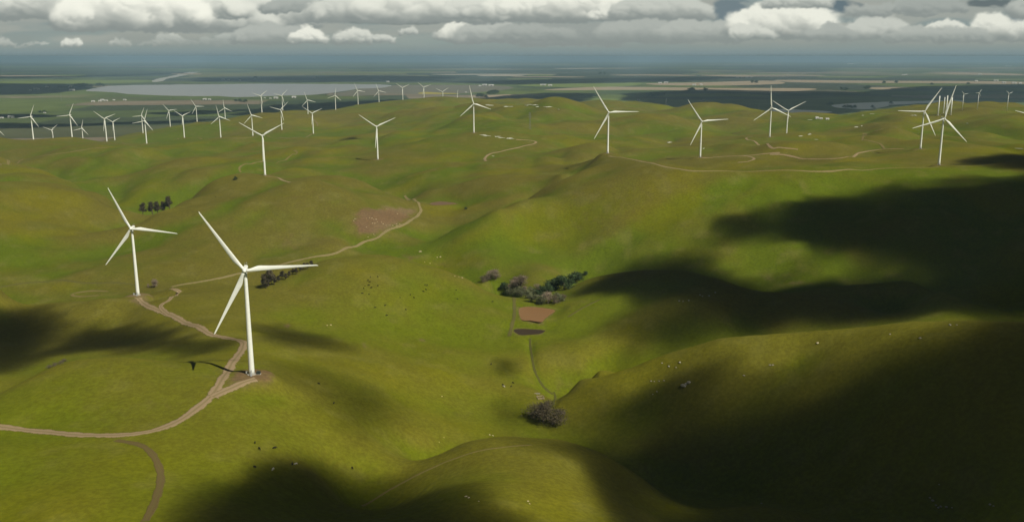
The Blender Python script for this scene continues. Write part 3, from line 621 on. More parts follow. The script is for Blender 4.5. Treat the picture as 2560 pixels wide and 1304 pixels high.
# ------------------------------------------------------------------ dirt roads and tracks
def spline(P, step):
    out = []
    for i in range(len(P) - 1):
        p0 = P[max(i - 1, 0)]; p1 = P[i]; p2 = P[i + 1]; p3 = P[min(i + 2, len(P) - 1)]
        n = max(2, int((p2 - p1).length / step))
        for k in range(n):
            t = k / n; out.append(0.5 * ((2 * p1) + (-p0 + p2) * t + (2 * p0 - 5 * p1 + 4 * p2 - p3) * t * t + (-p0 + 3 * p1 - 3 * p2 + p3) * t ** 3))
    out.append(P[-1]); return out
def road(name, pl, w, m, lift=0.22, taper=0):
    P = [hit(*map(float, q.split())) for q in pl.split(';')]; P = [Vector((p.x, p.y, 0)) for p in P]
    dist = max(p.length for p in P); Q = spline(P, max(3.0, dist * 0.0035)); n = len(Q)
    offs = [-0.66, -0.52, -0.4, -0.24, 0.0, 0.24, 0.4, 0.52, 0.66]; V = []; UU = []; rnd = random.Random(len(pl))
    ph = rnd.random() * 9
    for i, p in enumerate(Q):
        d = (Q[min(i + 1, n - 1)] - Q[max(i - 1, 0)]).normalized(); s = Vector((d.y, -d.x, 0))
        ww = w * (1 + 0.12 * math.sin(i * 0.9 + ph) + 0.1 * math.sin(i * 2.3 + ph)) * (1 + taper * i / n)
        for k, o in enumerate(offs):
            q = p + s * ww * o; z = float(gz(q.x, q.y)) + (lift if 0 < k < 8 else -1.0); V.append((q.x, q.y, z)); UU.append(abs(o) * 2)
    c = len(offs); F_ = [(i * c + k, i * c + k + 1, (i + 1) * c + k + 1, (i + 1) * c + k) for i in range(n - 1) for k in range(c - 1)]
    me = mesh_np(name, V, F_); at = me.attributes.new('across', 'FLOAT', 'POINT'); at.data.foreach_set('value', np.array(UU, np.float32)); return struct(link(name, me, m))
def dirt_mat(c1, c2):
    def f(t, b, out):
        g = t.node('ShaderNodeNewGeometry').outputs['Position']
        n = t.noise(g, 0.25, 5, 0.65); n2 = t.noise(g, 1.4, 4, 0.7)
        au = t.node('ShaderNodeAttribute'); au.attribute_name = 'across'; u = au.outputs['Fac']
        c = t.mix(t.ramp(n2, 0.3, 0.75), t.mix(n, C3(*c1), C3(*c2)), C3(*[0.5 * (a + b_) * 1.2 for a, b_ in zip(c1, c2)]))
        strip = t.m('SUBTRACT', t.ramp(t.m('SUBTRACT', u, t.m('MULTIPLY', n2, 0.3)), 0.22, -0.08), 0.0)
        c = t.mix(t.m('MULTIPLY', strip, 0.45), c, C3(0.12, 0.105, 0.03))
        verge = t.ramp(t.m('ADD', u, t.m('MULTIPLY', t.m('SUBTRACT', n, 0.5), 1.3)), 0.80, 1.15)
        t.put(b.inputs['Base Color'], t.mix(verge, c, C3(0.105, 0.10, 0.018)))
        b.inputs['Roughness'].default_value = 0.95; b.inputs['Specular IOR Level'].default_value = 0.05
    return f
M_ROAD = mat("dirt_road", dirt_mat((0.225, 0.165, 0.092), (0.285, 0.212, 0.125))); M_PALE = mat("pale_track", dirt_mat((0.185, 0.150, 0.068), (0.23, 0.185, 0.09)))
M_RED = mat("brown_track", dirt_mat((0.10, 0.078, 0.026), (0.125, 0.088, 0.036))); M_TRK = mat("faint_track", dirt_mat((0.145, 0.118, 0.04), (0.175, 0.14, 0.055))); M_WORN = mat("worn_track", dirt_mat((0.08, 0.078, 0.02), (0.10, 0.09, 0.03)))
road("dirt_road", "-60 1058;0 1066;100 1078;200 1087;300 1087;380 1077;440 1055;490 1022;530 987;560 940;585 900;607 868;603 852;560 843;520 832;480 812;440 793;400 777;370 765;352 752;345 744", 7.0, M_ROAD)
road("dirt_road", "532 992;560 978;590 965;612 955;640 947", 7.5, M_ROAD, 0.26)
road("dirt_road", "420 785;402 768;408 758;425 748;441 738;449 730;440 724;426 722", 5, M_ROAD, 0.26)
road("dirt_road", "428 717;450 712;500 704;560 693;620 680;700 662;780 643;850 628;900 610;950 590;1000 565;1035 545;1052 528;1048 512;1035 498;1012 489", 4.6, M_PALE)
road("track", "290 1100;345 1110;375 1128;395 1160;402 1195;395 1230;380 1270;362 1303", 4.2, M_RED, .18)
road("track", "270 728;230 727;195 731;180 737;200 741;245 738", 4, M_TRK)
road("track", "0 718;60 708;130 702;200 706;300 707;340 712", 3.5, M_WORN, 0.2)
road("track", "661 441;690 443;705 450;725 456", 4.5, M_ROAD, 0.26)
road("track", "602 431;598 420;610 411;660 403;720 394;740 386;742 380;735 376", 4.5, M_TRK, .3)
road("track", "0 414;50 402;120 388;200 376;270 370", 6, M_TRK, .5)
road("track", "306 357;330 361;365 360;400 357", 7, M_TRK, .5); road("track", "445 346;500 346;552 346;600 345;640 343", 7, M_TRK, .5); road("track", "180 346;150 347;135 347", 7, M_TRK, .5)
road("track", "668 339;700 344;740 344;775 338;783 336", 7, M_TRK, .5); road("track", "772 291;785 300;794 311;793 316", 7, M_TRK, .6)
road("track", "1215 403;1212 396;1225 385;1260 377;1300 368;1330 361;1340 355;1325 351;1290 349", 6, M_ROAD, .35)
road("ridge_track", "1522 390;1560 395;1600 403;1650 414;1700 423;1740 428;1820 428;1900 428;2000 427;2100 426;2200 422;2300 419;2345 417", 5, M_PALE, .3)
road("track", "1755 395;1800 392;1850 390;1878 393;1885 398;1870 404;1845 406", 5.5, M_ROAD, .35); road("track", "1855 390;1900 386;1950 382", 5, M_ROAD, .4)
road("track", "1925 386;1980 391;2050 398;2110 394;2150 382;2200 374;2260 372", 5.5, M_ROAD, .35); road("track", "1995 374;1950 369;1920 362;1890 356;1870 350;1866 345;1880 342", 5.5, M_ROAD, .4)
road("track", "2213 374;2205 364;2190 356;2160 350;2157 345;2165 337;2160 333;2200 325;2240 318", 5, M_TRK, .4)
M_STRM = mat("stream_mud", dirt_mat((0.050, 0.058, 0.012), (0.080, 0.076, 0.022))); road("stream", "1325 846;1328 880;1335 920;1348 950;1362 970;1380 984;1388 990;1384 1005;1372 1022", 2.3, M_STRM, .3)
road("track", "905 1264;960 1232;1010 1204;1050 1183;1100 1160;1150 1141;1200 1126;1260 1117;1330 1112", 1.6, M_TRK, .2)
road("track", "1283 742;1286 770;1285 795;1280 812;1273 840", 4, M_WORN, .2); road("track", "1500 748;1470 762;1445 776;1420 792", 2.5, M_WORN, .2)

# ------------------------------------------------------------------ wind turbines
def paint(t, b, out):
    g = t.node('ShaderNodeNewGeometry').outputs['Position']
    n = t.noise(g, 0.4, 4, 0.6)
    t.put(b.inputs['Base Color'], t.mix(t.ramp(n, 0.3, 0.8), C3(0.84, 0.86, 0.78), C3(0.76, 0.78, 0.70))); b.inputs['Roughness'].default_value = 0.45; b.inputs['Specular IOR Level'].default_value = 0.4
M_WHITE = mat("white_paint", paint); M_GREY = flat("grey_steel", (0.35, 0.36, 0.35), 0.5); M_CONC = flat("concrete", (0.4, 0.37, 0.31), 0.9); M_DOOR = flat("door_grey", (0.42, 0.44, 0.42), 0.5)
def build_turbine():
    root = thing("wind_turbine", "white wind turbine", "wind turbine")
    mb = MB(); H = 78.3; st = []
    for i in range(25):
        z = H * i / 24; r = 2.15 + (1.28 - 2.15) * (z / H)
        st.append((z, r))
    mb.tube([(0, 0, z) for z, r in st], [r for z, r in st], 28)
    o = link("tower", mb.mesh("tower", True), M_WHITE, root)
    mb = MB(); mb.tube([(0, 0, -1.5), (0, 0, 0.35), (0, 0, 0.36)], [3.4, 3.3, 2.4], 24); link("foundation", mb.mesh("foundation"), M_CONC, root)
    mb = MB(); mb.box((0, -2.13, 2.9), (0.95, 0.16, 2.3)); d = link("door", mb.mesh("door"), M_DOOR, root)
    mb = MB(); mb.box((0, -3.2, 0.85), (1.3, 1.9, 1.7)); mb.box((0, -4.5, 0.45), (1.1, 0.9, 0.9)); link("steps", mb.mesh("steps"), M_GREY, root)
    bm = bmesh.new(); bmesh.ops.create_cube(bm, size=1)
    for v in bm.verts:
        v.co.x *= 3.5; v.co.z *= 3.7; v.co.y *= 10.6
        if v.co.y > 0: v.co.x *= 0.78; v.co.z = v.co.z * 0.80 + 0.25
        elif v.co.z < 0: v.co.z *= 0.9
        v.co.y += 3.4; v.co.z += 80.0
    bmesh.ops.bevel(bm, geom=bm.edges[:], offset=0.55, segments=3, affect='EDGES')
    me = bpy.data.meshes.new("nacelle"); bm.to_mesh(me); bm.free(); link("nacelle", me, M_WHITE, root)
    mb = MB(); mb.tube([(0.8, 7.2, 81.4), (0.8, 7.2, 83.6)], 0.09, 6); mb.tube([(-0.8, 7.2, 81.4), (-0.8, 7.2, 83.4)], 0.09, 6); mb.tube([(-0.8, 7.2, 83.2), (0.8, 7.2, 83.2)], 0.07, 6); mb.box((0.8, 7.2, 83.7), (0.5, 0.5, 0.25)); link("weather_mast", mb.mesh("weather_mast"), M_GREY, root)
    mb = MB(); prof = [(-5.6, 0.05), (-5.45, 0.55), (-5.0, 1.1), (-4.3, 1.55), (-3.4, 1.72), (-2.2, 1.72), (-1.7, 1.6)]
    mb.tube([(0, y, 80) for y, r in prof], [r for y, r in prof], 24); link("hub", mb.mesh("hub", True), M_WHITE, root)
    # one blade: round root, widest chord at a fifth of its length, twist, tapering tip; straight leading edge
    V = []; F_ = []; n = 16; N = 34; R = 52.6
    for i in range(N):
        s = i / (N - 1); r = 1.0 + (R - 1.0) * s
        blend = float(sstep(np.array(s), 0.03, 0.19))
        chord = 2.3 * (1 - blend) + blend * (3.95 * (1 - ((s - 0.2) / 0.8 if s > .2 else 0) ** 0.82 * 0.80)); chord *= (1 if s < 0.97 else max(0.25, 1 - ((s - 0.97) / 0.03) ** 2 * 0.8))
        th = 2.3 * (1 - blend) + blend * chord * (0.32 - 0.16 * s)
        lead = 1.15 + 0 * s - 0.45 * blend * s; tw = math.radians(13 * (1 - s) ** 2 * blend + 2)
        for k in range(n):
            a = 2 * math.pi * k / n; cx = math.cos(a); cy = math.sin(a)
            x = (lead - chord / 2) + chord / 2 * cx; y = th / 2 * cy * (1 if cx > 0 else (1 - 0.75 * blend * cx * cx))
            xx = x * math.cos(tw) + y * math.sin(tw); yy = -x * math.sin(tw) + y * math.cos(tw) - 1.6 * s * s
            V.append((xx, yy, r))
    for i in range(N - 1):
        for k in range(n): F_.append((i * n + k, i * n + (k + 1) % n, (i + 1) * n + (k + 1) % n, (i + 1) * n + k))
    F_.append(tuple(range(n))[::-1]); F_.append(tuple((N - 1) * n + k for k in range(n)))
    me = bpy.data.meshes.new("blade"); me.from_pydata(V, [], F_); me.polygons.foreach_set("use_smooth", [True] * len(F_)); me.update()
    bm = bmesh.new(); bm.from_mesh(me); bmesh.ops.recalc_face_normals(bm, faces=bm.faces[:]); bm.to_mesh(me); bm.free()
    for k in range(3):
        o = link("blade", me, M_WHITE, root); o.location = (0, -3.6, 80); o["k"] = k
    return root
proto = build_turbine()
def kids(o, nm): return [c for c in o.children if c.name.split('.')[0] == nm]
roots = [proto] + [copy_tree(proto) for _ in range(len(TURB) - 1)]
for i, (hx, hy, Z, H, R, a) in enumerate(TURB):
    o = roots[i]; x, y, z = tb[i]; o.location = (x, y, z); o["label"] = T_LABEL[i]; o["group"] = "white wind turbines standing on the green hills"
    for k, bl in enumerate(kids(o, "blade")):
        bl.rotation_euler = (0, math.radians(90 - (a + 120 * k)), 0); bl.scale = (1, 1, R / 52.6)
    o.rotation_euler[2] = math.radians({37: 10, 38: 6}.get(i, 0))
    if i < 28:
        for nm in ("door", "steps", "weather_mast"):
            for c in kids(o, nm): bpy.data.objects.remove(c)
for o in bpy.data.objects:
    if "k" in o: del o["k"]


# ------------------------------------------------------------------ trees: trunk with limbs, crown of leaf clumps
def leaf_mat(name, c1, c2):
    def f(t, b, out):
        g = t.node('ShaderNodeNewGeometry'); oi = t.node('ShaderNodeObjectInfo')
        n = t.noise(g.outputs['Position'], 0.5, 3)
        c = t.mix(t.ramp(n, 0.3, 0.7), C3(*c1), C3(*c2)); k = t.m('ADD', 0.8, t.m('MULTIPLY', oi.outputs['Random'], 0.4)); t.put(b.inputs['Base Color'], t.vm('SCALE', c, None, k)); b.inputs['Roughness'].default_value = 0.8
    return mat(name, f)
M_BARK = flat("bark", (0.09, 0.07, 0.05), 0.9)
KINDS = {'eucalyptus': (leaf_mat("eucalyptus_leaf", (0.050, 0.042, 0.024), (0.075, 0.060, 0.036)), 1.25, 9, 1500, 0.34), 'bare': (leaf_mat("bare_twigs", (0.19, 0.145, 0.10), (0.27, 0.21, 0.15)), 0.85, 8, 1500, 0.26),
         'sage': (leaf_mat("sage_leaf", (0.085, 0.10, 0.045), (0.15, 0.15, 0.08)), 0.8, 7, 1300, 0.32), 'oak': (leaf_mat("oak_leaf", (0.028, 0.050, 0.016), (0.050, 0.080, 0.026)), 0.85, 8, 1500, 0.36),
         'brown': (leaf_mat("brown_twigs", (0.105, 0.085, 0.052), (0.16, 0.13, 0.08)), 0.75, 9, 1700, 0.26)}
PROTO = {}
def tree_proto(kind, v):
    m, asp, nc, nl_, ls = KINDS[kind]; rnd = random.Random(hash((len(kind), v)) & 1023); R0 = 5.0 / asp * 1.05
    tall = kind == 'eucalyptus'; base = 2.2 if tall else 1.0
    cl = []
    for i in range(nc):
        a = rnd.uniform(0, 6.28); u = rnd.random(); z = base + (10 - base) * (0.12 + 0.76 * (i + rnd.random()) / nc); w = math.sin(min(1, (z - base) / (10 - base) * 0.85 + 0.18) * math.pi) ** 0.6
        rr = R0 * 0.62 * w * math.sqrt(u) ; r = R0 * rnd.uniform(0.34, 0.56) * (0.6 + 0.5 * w); cl.append((Vector((math.cos(a) * rr, math.sin(a) * rr, min(z, 10 - r * 0.75))), r))
    mb = MB(); mb.tube([(0, 0, -1.0), (0.05, 0, 0.4), (0.1, 0.05, base + 1), (0, 0.1, base + 3.5)], [0.42, 0.34, 0.26, 0.13], 8)
    for c, r in cl:
        st = Vector((0.08, 0.03, rnd.uniform(base * .4, base + 1.5))); mid = st.lerp(c, 0.55) + Vector((0, 0, -0.3)); mb.tube([st, mid, c + Vector((0, 0, r * .3))], [0.17, 0.10, 0.04], 5)
    trunk = mb.mesh("trunk", True); trunk.materials.append(M_BARK)
    V = []; F_ = []; 
    for k in range(nl_):
        c, r = cl[rnd.randrange(nc)]
        d = Vector((rnd.gauss(0, 1), rnd.gauss(0, 1), rnd.gauss(0, 0.9))).normalized(); rad = r * (0.55 + 0.5 * rnd.random() ** 0.5) * (0.82 + 0.3 * math.sin(5 * d.x + 3 * d.z + k % 3)); p = c + Vector((d.x, d.y, d.z * 0.82)) * rad
        if p.z < 0.15: p.z = 0.15 + rnd.random() * 0.4
        n = (d + Vector((rnd.gauss(0, .6), rnd.gauss(0, .6), rnd.gauss(0, .6)))).normalized(); t1 = n.orthogonal().normalized(); t1.rotate(Matrix.Rotation(rnd.uniform(0, 6.28), 3, n)); t2 = n.cross(t1); q = ls * rnd.uniform(0.6, 1.35); b = len(V)
        V += [p + t1 * q, p + t2 * q * 0.7, p - t1 * q, p - t2 * q * 0.7]; F_.append((b, b + 1, b + 2, b + 3))
    me = bpy.data.meshes.new("crown"); me.from_pydata([tuple(v_) for v_ in V], [], F_); me.update(); me.materials.append(m)
    return trunk, me
RT = random.Random(5)
def tree(kind, loc, h, label, group=None, cat="tree", wide=1.0):
    v = RT.randrange(3); key = (kind, v)
    if key not in PROTO: PROTO[key] = tree_proto(kind, v)
    tr, cr = PROTO[key]; nm = {'eucalyptus': 'eucalyptus_tree', 'bare': 'bare_tree', 'sage': 'willow_tree', 'oak': 'oak_tree', 'brown': 'bare_tree'}[kind]
    r = thing(nm, label, cat, loc, RT.uniform(0, 6.28), group); s_ = h / 10.0; r.scale = (s_ * wide, s_ * wide, s_)
    link("trunk", tr, None, r); link("crown", cr, None, r); return r
def at_base(px, py): return hit(px, py)
def at_dist(px, Z):
    r = ray(px, 400); k = Z / math.hypot(r[0], r[1]); x, y = r[0] * k, r[1] * k; return Vector((x, y, float(gz(x, y))))
def h_to(p, py):
    """height that makes something standing at p reach the photo row py"""
    lo, hi = 0.5, 90.0
    for _ in range(30):
        m_ = (lo + hi) / 2; z = p.z + m_ - CAM_Z; d = p.y * cp - z * sp; y = 652 - FPX * (p.y * sp + z * cp) / d
        if y > py: lo = m_
        else: hi = m_
    return lo
for px, Z, top, lab in ((345, 1860, 506, "dark tree at the left end of the small row of trees behind the hill"), (369, 1850, 503, "dark tree second from the left in the small row behind the hill"), (383, 1850, 503, "dark tree third from the left in the small row behind the hill"), (397, 1850, 502, "low dark tree third from right, beside the tallest of the small row behind the hill"), (414, 1840, 489, "tallest dark tree at the right end of the small row behind the hill")):
    p = at_dist(px, Z); tree('eucalyptus', p, max(9, min(30, h_to(p, top))), lab, "dark trees in the small row behind the hill", wide=0.85)
eu = [(646, 722, 688), (652, 720, 672), (660, 717, 690), (668, 714, 686), (678, 710, 688), (688, 705, 676), (697, 702, 682), (706, 698, 678), (716, 693, 680), (726, 688, 668), (736, 683, 664), (745, 679, 656), (755, 675, 655), (766, 670, 662)]
for i, (px, cy, top) in enumerate(eu):
    c_ = hit(px, cy + 3); p = at_dist(px, c_.xy.length + 5 + 5 * (i % 3)); tree('eucalyptus', p, max(8, min(46, h_to(p, top))), "dark brown tree in the long dense row behind the level blade of the nearest turbine", "dense dark tree row behind the nearest turbine", wide=0.95)
grove = [(1207, 706, 17, 'brown', 0), (1217, 702, 13, 'brown', 0), (1226, 694, 20, 'bare', 0), (1240, 698, 27, 'bare', 1), (1288, 709, 20, 'bare', 0), (1302, 715, 30, 'bare', 2), (1263, 726, 22, 'oak', 3), (1282, 724, 26, 'bare', 0), (1290, 738, 24, 'sage', 0), (1304, 740, 22, 'sage', 0),
         (1276, 736, 18, 'sage', 0), (1319, 746, 25, 'sage', 0), (1334, 743, 27, 'sage', 0), (1350, 740, 28, 'oak', 0), (1366, 735, 28, 'oak', 0), (1381, 725, 30, 'oak', 0), (1395, 720, 30, 'oak', 0), (1410, 724, 36, 'oak', 4), (1422, 714, 30, 'oak', 0), (1436, 706, 26, 'oak', 0), (1449, 699, 20, 'oak', 0), (1464, 688, 11, 'oak', 5),
         (1328, 754, 20, 'sage', 0), (1341, 757, 22, 'sage', 0), (1356, 760, 22, 'sage', 0), (1372, 757, 30, 'bare', 6), (1386, 759, 22, 'brown', 0), (1398, 754, 25, 'sage', 0), (1409, 750, 17, 'brown', 0), (1312, 732, 18, 'bare', 0), (1345, 728, 20, 'bare', 0), (1360, 748, 20, 'sage', 0)]
GL_ = {('brown', 0): "low dark brown bush or tree in the valley grove above the clay pond", ('bare', 0): "leafless pale tree in the valley grove above the clay pond", ('sage', 0): "greyish green tree in the valley grove above the clay pond", ('oak', 0): "dark green tree on the shaded side of the valley grove above the clay pond",
       ('bare', 1): "tall pale leafless tree standing apart at the upper left of the valley grove", ('bare', 2): "large rounded pinkish leafless tree at the top of the valley grove", ('oak', 3): "round dark green tree at the left edge of the valley grove", ('oak', 4): "tallest dark green tree of the valley grove, at the edge of the cloud shadow", ('oak', 5): "small dark tree alone on the shadowed crest right of the valley grove", ('bare', 6): "pale pink blossoming tree at the lower right of the valley grove"}
for px, py, hp, kind, c in grove:
    p = at_base(px, py); h = h_to(p, py - hp); tree(kind, p, max(3, h), GL_[(kind, c)], None if c else "%s trees of the valley grove" % {'brown': 'brown', 'bare': 'pale leafless', 'sage': 'grey green', 'oak': 'dark green'}[kind], wide=1.25)
for px, py, hp, w_, lab in ((1338, 1040, 38, 1.5, "left tree of the brown leafless clump beside the stream"), (1358, 1052, 46, 1.5, "front middle tree of the brown leafless clump beside the stream"), (1382, 1060, 44, 1.4, "right tree of the brown leafless clump beside the stream"), (1366, 1030, 30, 1.4, "rear tree of the brown leafless clump beside the stream")):
    p = at_base(px, py); tree('brown', p, h_to(p, py - hp), lab, "brown leafless trees beside the stream", wide=w_)
for px, py, hp, lab in ((371, 718, 9, "small pale bush left of the rounded one in the valley right of the second turbine"), (387, 718, 23, "rounded pale leafless tree in the valley right of the second turbine")):
    p = at_base(px, py); tree('bare', p, h_to(p, py - hp), lab, None, wide=1.2)
for px, py, hp in ((60, 932, 16), (76, 928, 18), (92, 922, 17), (107, 915, 12)):
    p = at_base(px, py); p = at_dist(px, p.xy.length + 4); tree('brown', p, max(3.0, h_to(p, py - hp - 4)), "low brown thicket in the shaded gully behind the near left knoll", "brown thickets behind the near left knoll", "bush", 1.8)
for px, py, hp, lab in ((1164, 524, 7, "small dark shrub in the gully right of the landslip"), (588, 450, 9, "small green tree left of the shadow of the round hill turbine")):
    p = at_base(px, py); tree('oak', p, max(3, h_to(p, py - hp)), lab, None, "bush", 1.3)
far = [(186, 221, 45), (192, 220, 55), (199, 220, 60), (206, 220, 50), (212, 218, 55), (220, 218, 50), (228, 218, 40), (243, 216, 45), (250, 216, 50), (258, 216, 40), (150, 222, 35), (165, 222, 35), (1196, 243, 40), (1201, 243, 42), (1205, 243, 35), (1216, 245, 30), (1223, 236, 35), (1230, 235, 45), (1237, 234, 45), (1243, 234, 40), (1620, 243, 40), (1630, 242, 45), (1638, 242, 50), (1646, 241, 45), (1655, 240, 35), (1725, 228, 40), (1733, 227, 40), (1763, 228, 40), (2105, 224, 35), (2115, 226, 40), (2165, 223, 45), (2172, 222, 40), (2072, 262, 22), (2078, 261, 25), (2112, 270, 24), (2120, 270, 26), (2128, 271, 26), (2136, 270, 24), (2228, 260, 24), (2182, 270, 22), (600, 255, 30), (612, 256, 30), (590, 254, 24), (640, 197, 50), (1500, 186, 60), (1512, 186, 60), (1880, 207, 45), (1890, 208, 45), (2210, 209, 40), (2240, 208, 40), (2330, 213, 35), (2420, 212, 35), (100, 282, 18), (112, 282, 20), (1500, 262, 20), (1560, 262, 20), (2035, 290, 15)]
for px, py, h in far:
    q = atH(px, py, CAM_Z); tree('oak', (q[0], q[1], float(gz(q[0], q[1]))), h, "dark tree of a far clump on the hazy plain", "far dark trees on the plain", wide=1.7)

# ------------------------------------------------------------------ cattle
def cow_mesh(name):
    nodes = [((0, 0, 1.05), .36), ((.55, 0, 1.08), .37), ((-.6, 0, 1.08), .34), ((.95, 0, 1.12), .26), ((1.2, 0, .95), .17), ((1.45, 0, .62), .15), ((1.62, 0, .34), .09),
             ((.62, .2, .75), .15), ((.64, .22, .38), .075), ((.66, .22, .04), .07), ((.62, -.2, .75), .15), ((.60, -.22, .38), .075), ((.58, -.22, .04), .07),
             ((-.68, .2, .78), .18), ((-.74, .22, .45), .08), ((-.64, .22, .04), .07), ((-.68, -.2, .78), .18), ((-.78, -.22, .45), .08), ((-.70, -.22, .04), .07), ((-.95, 0, 1.15), .08), ((-1.02, 0, .6), .03)]
    ed = [(0, 1), (0, 2), (1, 3), (3, 4), (4, 5), (5, 6), (1, 7), (7, 8), (8, 9), (1, 10), (10, 11), (11, 12), (2, 13), (13, 14), (14, 15), (2, 16), (16, 17), (17, 18), (2, 19), (19, 20)]
    me = bpy.data.meshes.new("skel"); me.from_pydata([n[0] for n in nodes], ed, []); o = bpy.data.objects.new("skel", me); COL.objects.link(o)
    o.modifiers.new("s", 'SKIN'); 
    for i, n in enumerate(nodes): sv = me.skin_vertices[0].data[i]; sv.radius = (n[1], n[1] * 1.1); sv.use_root = i == 0
    o.modifiers.new("b", 'SUBSURF').levels = 1
    dg = bpy.context.evaluated_depsgraph_get(); out = bpy.data.meshes.new_from_object(o.evaluated_get(dg)); out.name = name; bpy.data.objects.remove(o); bpy.data.meshes.remove(me); return out
cm = cow_mesh("cow"); cm.materials.append(flat("black_hide", (0.012, 0.011, 0.010), 0.7)); cw = cm.copy(); cw.materials.clear(); cw.materials.append(flat("white_hide", (0.6, 0.56, 0.48), 0.7))
RC = random.Random(3)
def cow(px, py, label, group, me=cm):
    p = hit(px, py); o = link("cow", me, None, None, p); o.rotation_euler = (0, 0, RC.uniform(0, 6.28)); s_ = RC.uniform(1.0, 1.25); o.scale = (s_, s_, s_); tag(o, label, "cow", group)
for px, py in ((925.8, 693.8), (944.5, 693), (920.5, 702), (924, 706), (912.6, 715.7), (921.4, 714), (909.5, 722), (944.9, 714.7), (929, 720), (906.4, 734.5), (922.7, 736.6), (1025.9, 737.3), (1000.3, 744.2), (1034.7, 744.8), (1062.8, 712.9), (1068, 714), (1065.3, 725), (1059, 729.8), (1140.4, 726), (1143.6, 748.5), (1230.9, 755), (963.3, 764), (938.3, 769.8), (1015, 775), (967.4, 789.2)):
    cow(px, py, "black cow grazing with the herd on the sunlit rounded hill in the centre", "black herd on the central hill")
for px, py, lab in ((1228.2, 911, "black cow at the edge of the small cloud shadow below the ponds"), (1282.3, 958, "rightmost black cow of the three left of the stream pen"), (1278.4, 966.2, "middle black cow of the three left of the stream pen"), (1257.2, 963, "leftmost black cow of the three left of the stream pen"), (796.6, 960, "lone black cow high on the slope right of the nearest turbine"), (834.8, 1008.7, "lone black cow in the shade right of the nearest turbine"), (881, 1171, "small dark cow alone on the lower central slope"),
                    (637.7, 1107.6, "upper left black cow of the three below the nearest turbine"), (648.5, 1123, "largest black cow of the three below the nearest turbine"), (686, 1121.5, "right brown black calf of the three below the nearest turbine"), (637.7, 1168.7, "black cow left of the white one near the bottom shadow"), (731, 1161.7, "black cow touching a white cow at the edge of the bottom shadow"), (539, 493, "tiny dark cow on the hillside above the second turbine")):
    cow(px, py, lab, None)
cow(740, 1161, "white cow beside a black one at the edge of the bottom shadow", None, cw); cow(683, 1174, "lone white cow above the bottom shadow", None, cw); cow(1259, 967, "pale cow beside the leftmost black cow near the stream pen", None, cw)

# ------------------------------------------------------------------ rocks
def rock_mesh(seed):
    bm = bmesh.new(); bmesh.ops.create_icosphere(bm, subdivisions=2, radius=1); rnd = random.Random(seed); o = Vector((rnd.random() * 9, rnd.random() * 9, 0))
    for v in bm.verts:
        n = float(vnoise(np.array(v.co.x * 1.7 + o.x + 20), np.array(v.co.y * 1.7 + v.co.z * 1.3 + o.y + 20), seed)); v.co *= 0.65 + 0.6 * n; v.co.z *= 0.6
    me = bpy.data.meshes.new("rock"); bm.to_mesh(me); bm.free(); return me
RM = [rock_mesh(i) for i in range(4)]; M_ROCKP = flat("pale_rock", (0.42, 0.36, 0.22), 0.9); M_ROCKG = flat("grey_rock", (0.30, 0.28, 0.22), 0.9)
RMG = [m_.copy() for m_ in RM]
for m_ in RM: m_.materials.append(M_ROCKP)
for m_ in RMG: m_.materials.append(M_ROCKG)
def rocks(lst, r, label, group, ms):
    for px, py in lst:
        p = hit(px, py); o = link("rock", ms[RC.randrange(4)], None, None, p + Vector((0, 0, r * .1))); s_ = r * RC.uniform(.6, 1.3); o.scale = (s_ * RC.uniform(.9, 1.5), s_, s_); o.rotation_euler = (0, 0, RC.uniform(0, 6)); tag(o, label, "rock", group)
Z5 = lambda L: [(860 + x / 6.737, 480 + y / 6.737) for x, y in L]
rocks(Z5([(165, 480), (185, 450), (215, 448), (380, 445), (430, 435), (472, 440), (500, 462), (540, 460), (482, 525), (520, 528), (560, 500), (632, 510), (660, 535), (710, 560), (775, 560), (822, 565), (885, 540), (940, 540), (885, 575), (710, 290), (740, 292), (900, 365), (500, 712), (405, 760), (380, 590), (520, 730)]), 0.85, "pale yellow rock on the bare reddish landslip beside the road", "pale rocks on the landslip", RM)
rocks([(1051, 629)], 1.6, "single bright white rock on the valley floor right of the landslip", None, RM); rocks([(1093, 643), (1101, 642)], 1.1, "white rock of a pair on the grass right of the valley gully", "pair of white rocks by the gully", RM)
rocks([(1137, 690), (1147, 692), (1155, 694), (1062, 655), (1075, 658), (818, 813), (827, 812)], 0.9, "pale rock on the central hill", "pale rocks on the central hill", RM)
rocks([(1655, 907), (1672, 915), (1628, 952), (1636, 953), (1648, 952), (1660, 951), (1700, 905), (1690, 918), (1642, 978), (1632, 985)], 0.8, "grey rock on the sunlit shoulder of the right foreground hill", "grey rocks on the right shoulder", RMG)
rocks([(2044, 857)], 1.0, "single pale rock on the lit rim of the right foreground hill", None, RM); rocks([(1860, 938), (1925, 912), (1932, 912), (2225, 835), (2300, 845), (2375, 812), (2392, 812)], 0.9, "pale rock in shadow on the top of the right foreground hill", "rocks in shade on the right hilltop", RMG)
rocks([(2325, 1243), (2332, 1250), (2340, 1262), (2346, 1268), (2352, 1265), (2366, 1266), (2380, 1268), (2348, 1210), (2475, 1260), (2484, 1264), (1904, 1257)], 0.8, "pale rock in the dark shadow near the bottom right corner", "rocks in shadow at bottom right", RMG)
rocks([(1224, 1086), (1232, 1088), (1110, 1093), (1098, 1104), (1105, 990), (1197, 1252), (1165, 1240), (1172, 1243), (1324, 1258), (1320, 1252)], 0.6, "pale rock lying on the lower central slopes", "rocks on the lower central slopes", RM)
rocks([(1750, 737), (1756, 740), (1773, 739), (1788, 731), (1698, 752), (1708, 753), (1722, 751)], 0.9, "grey rock on the shadowed hill right of the clay pond", "rocks on the shadowed hill", RMG)
rocks([(1715, 960), (1722, 956), (1709, 964)], 2.6, "large grey rock slab at the shadow edge of the right foreground hill", "grey slabs at the shadow edge", RMG)

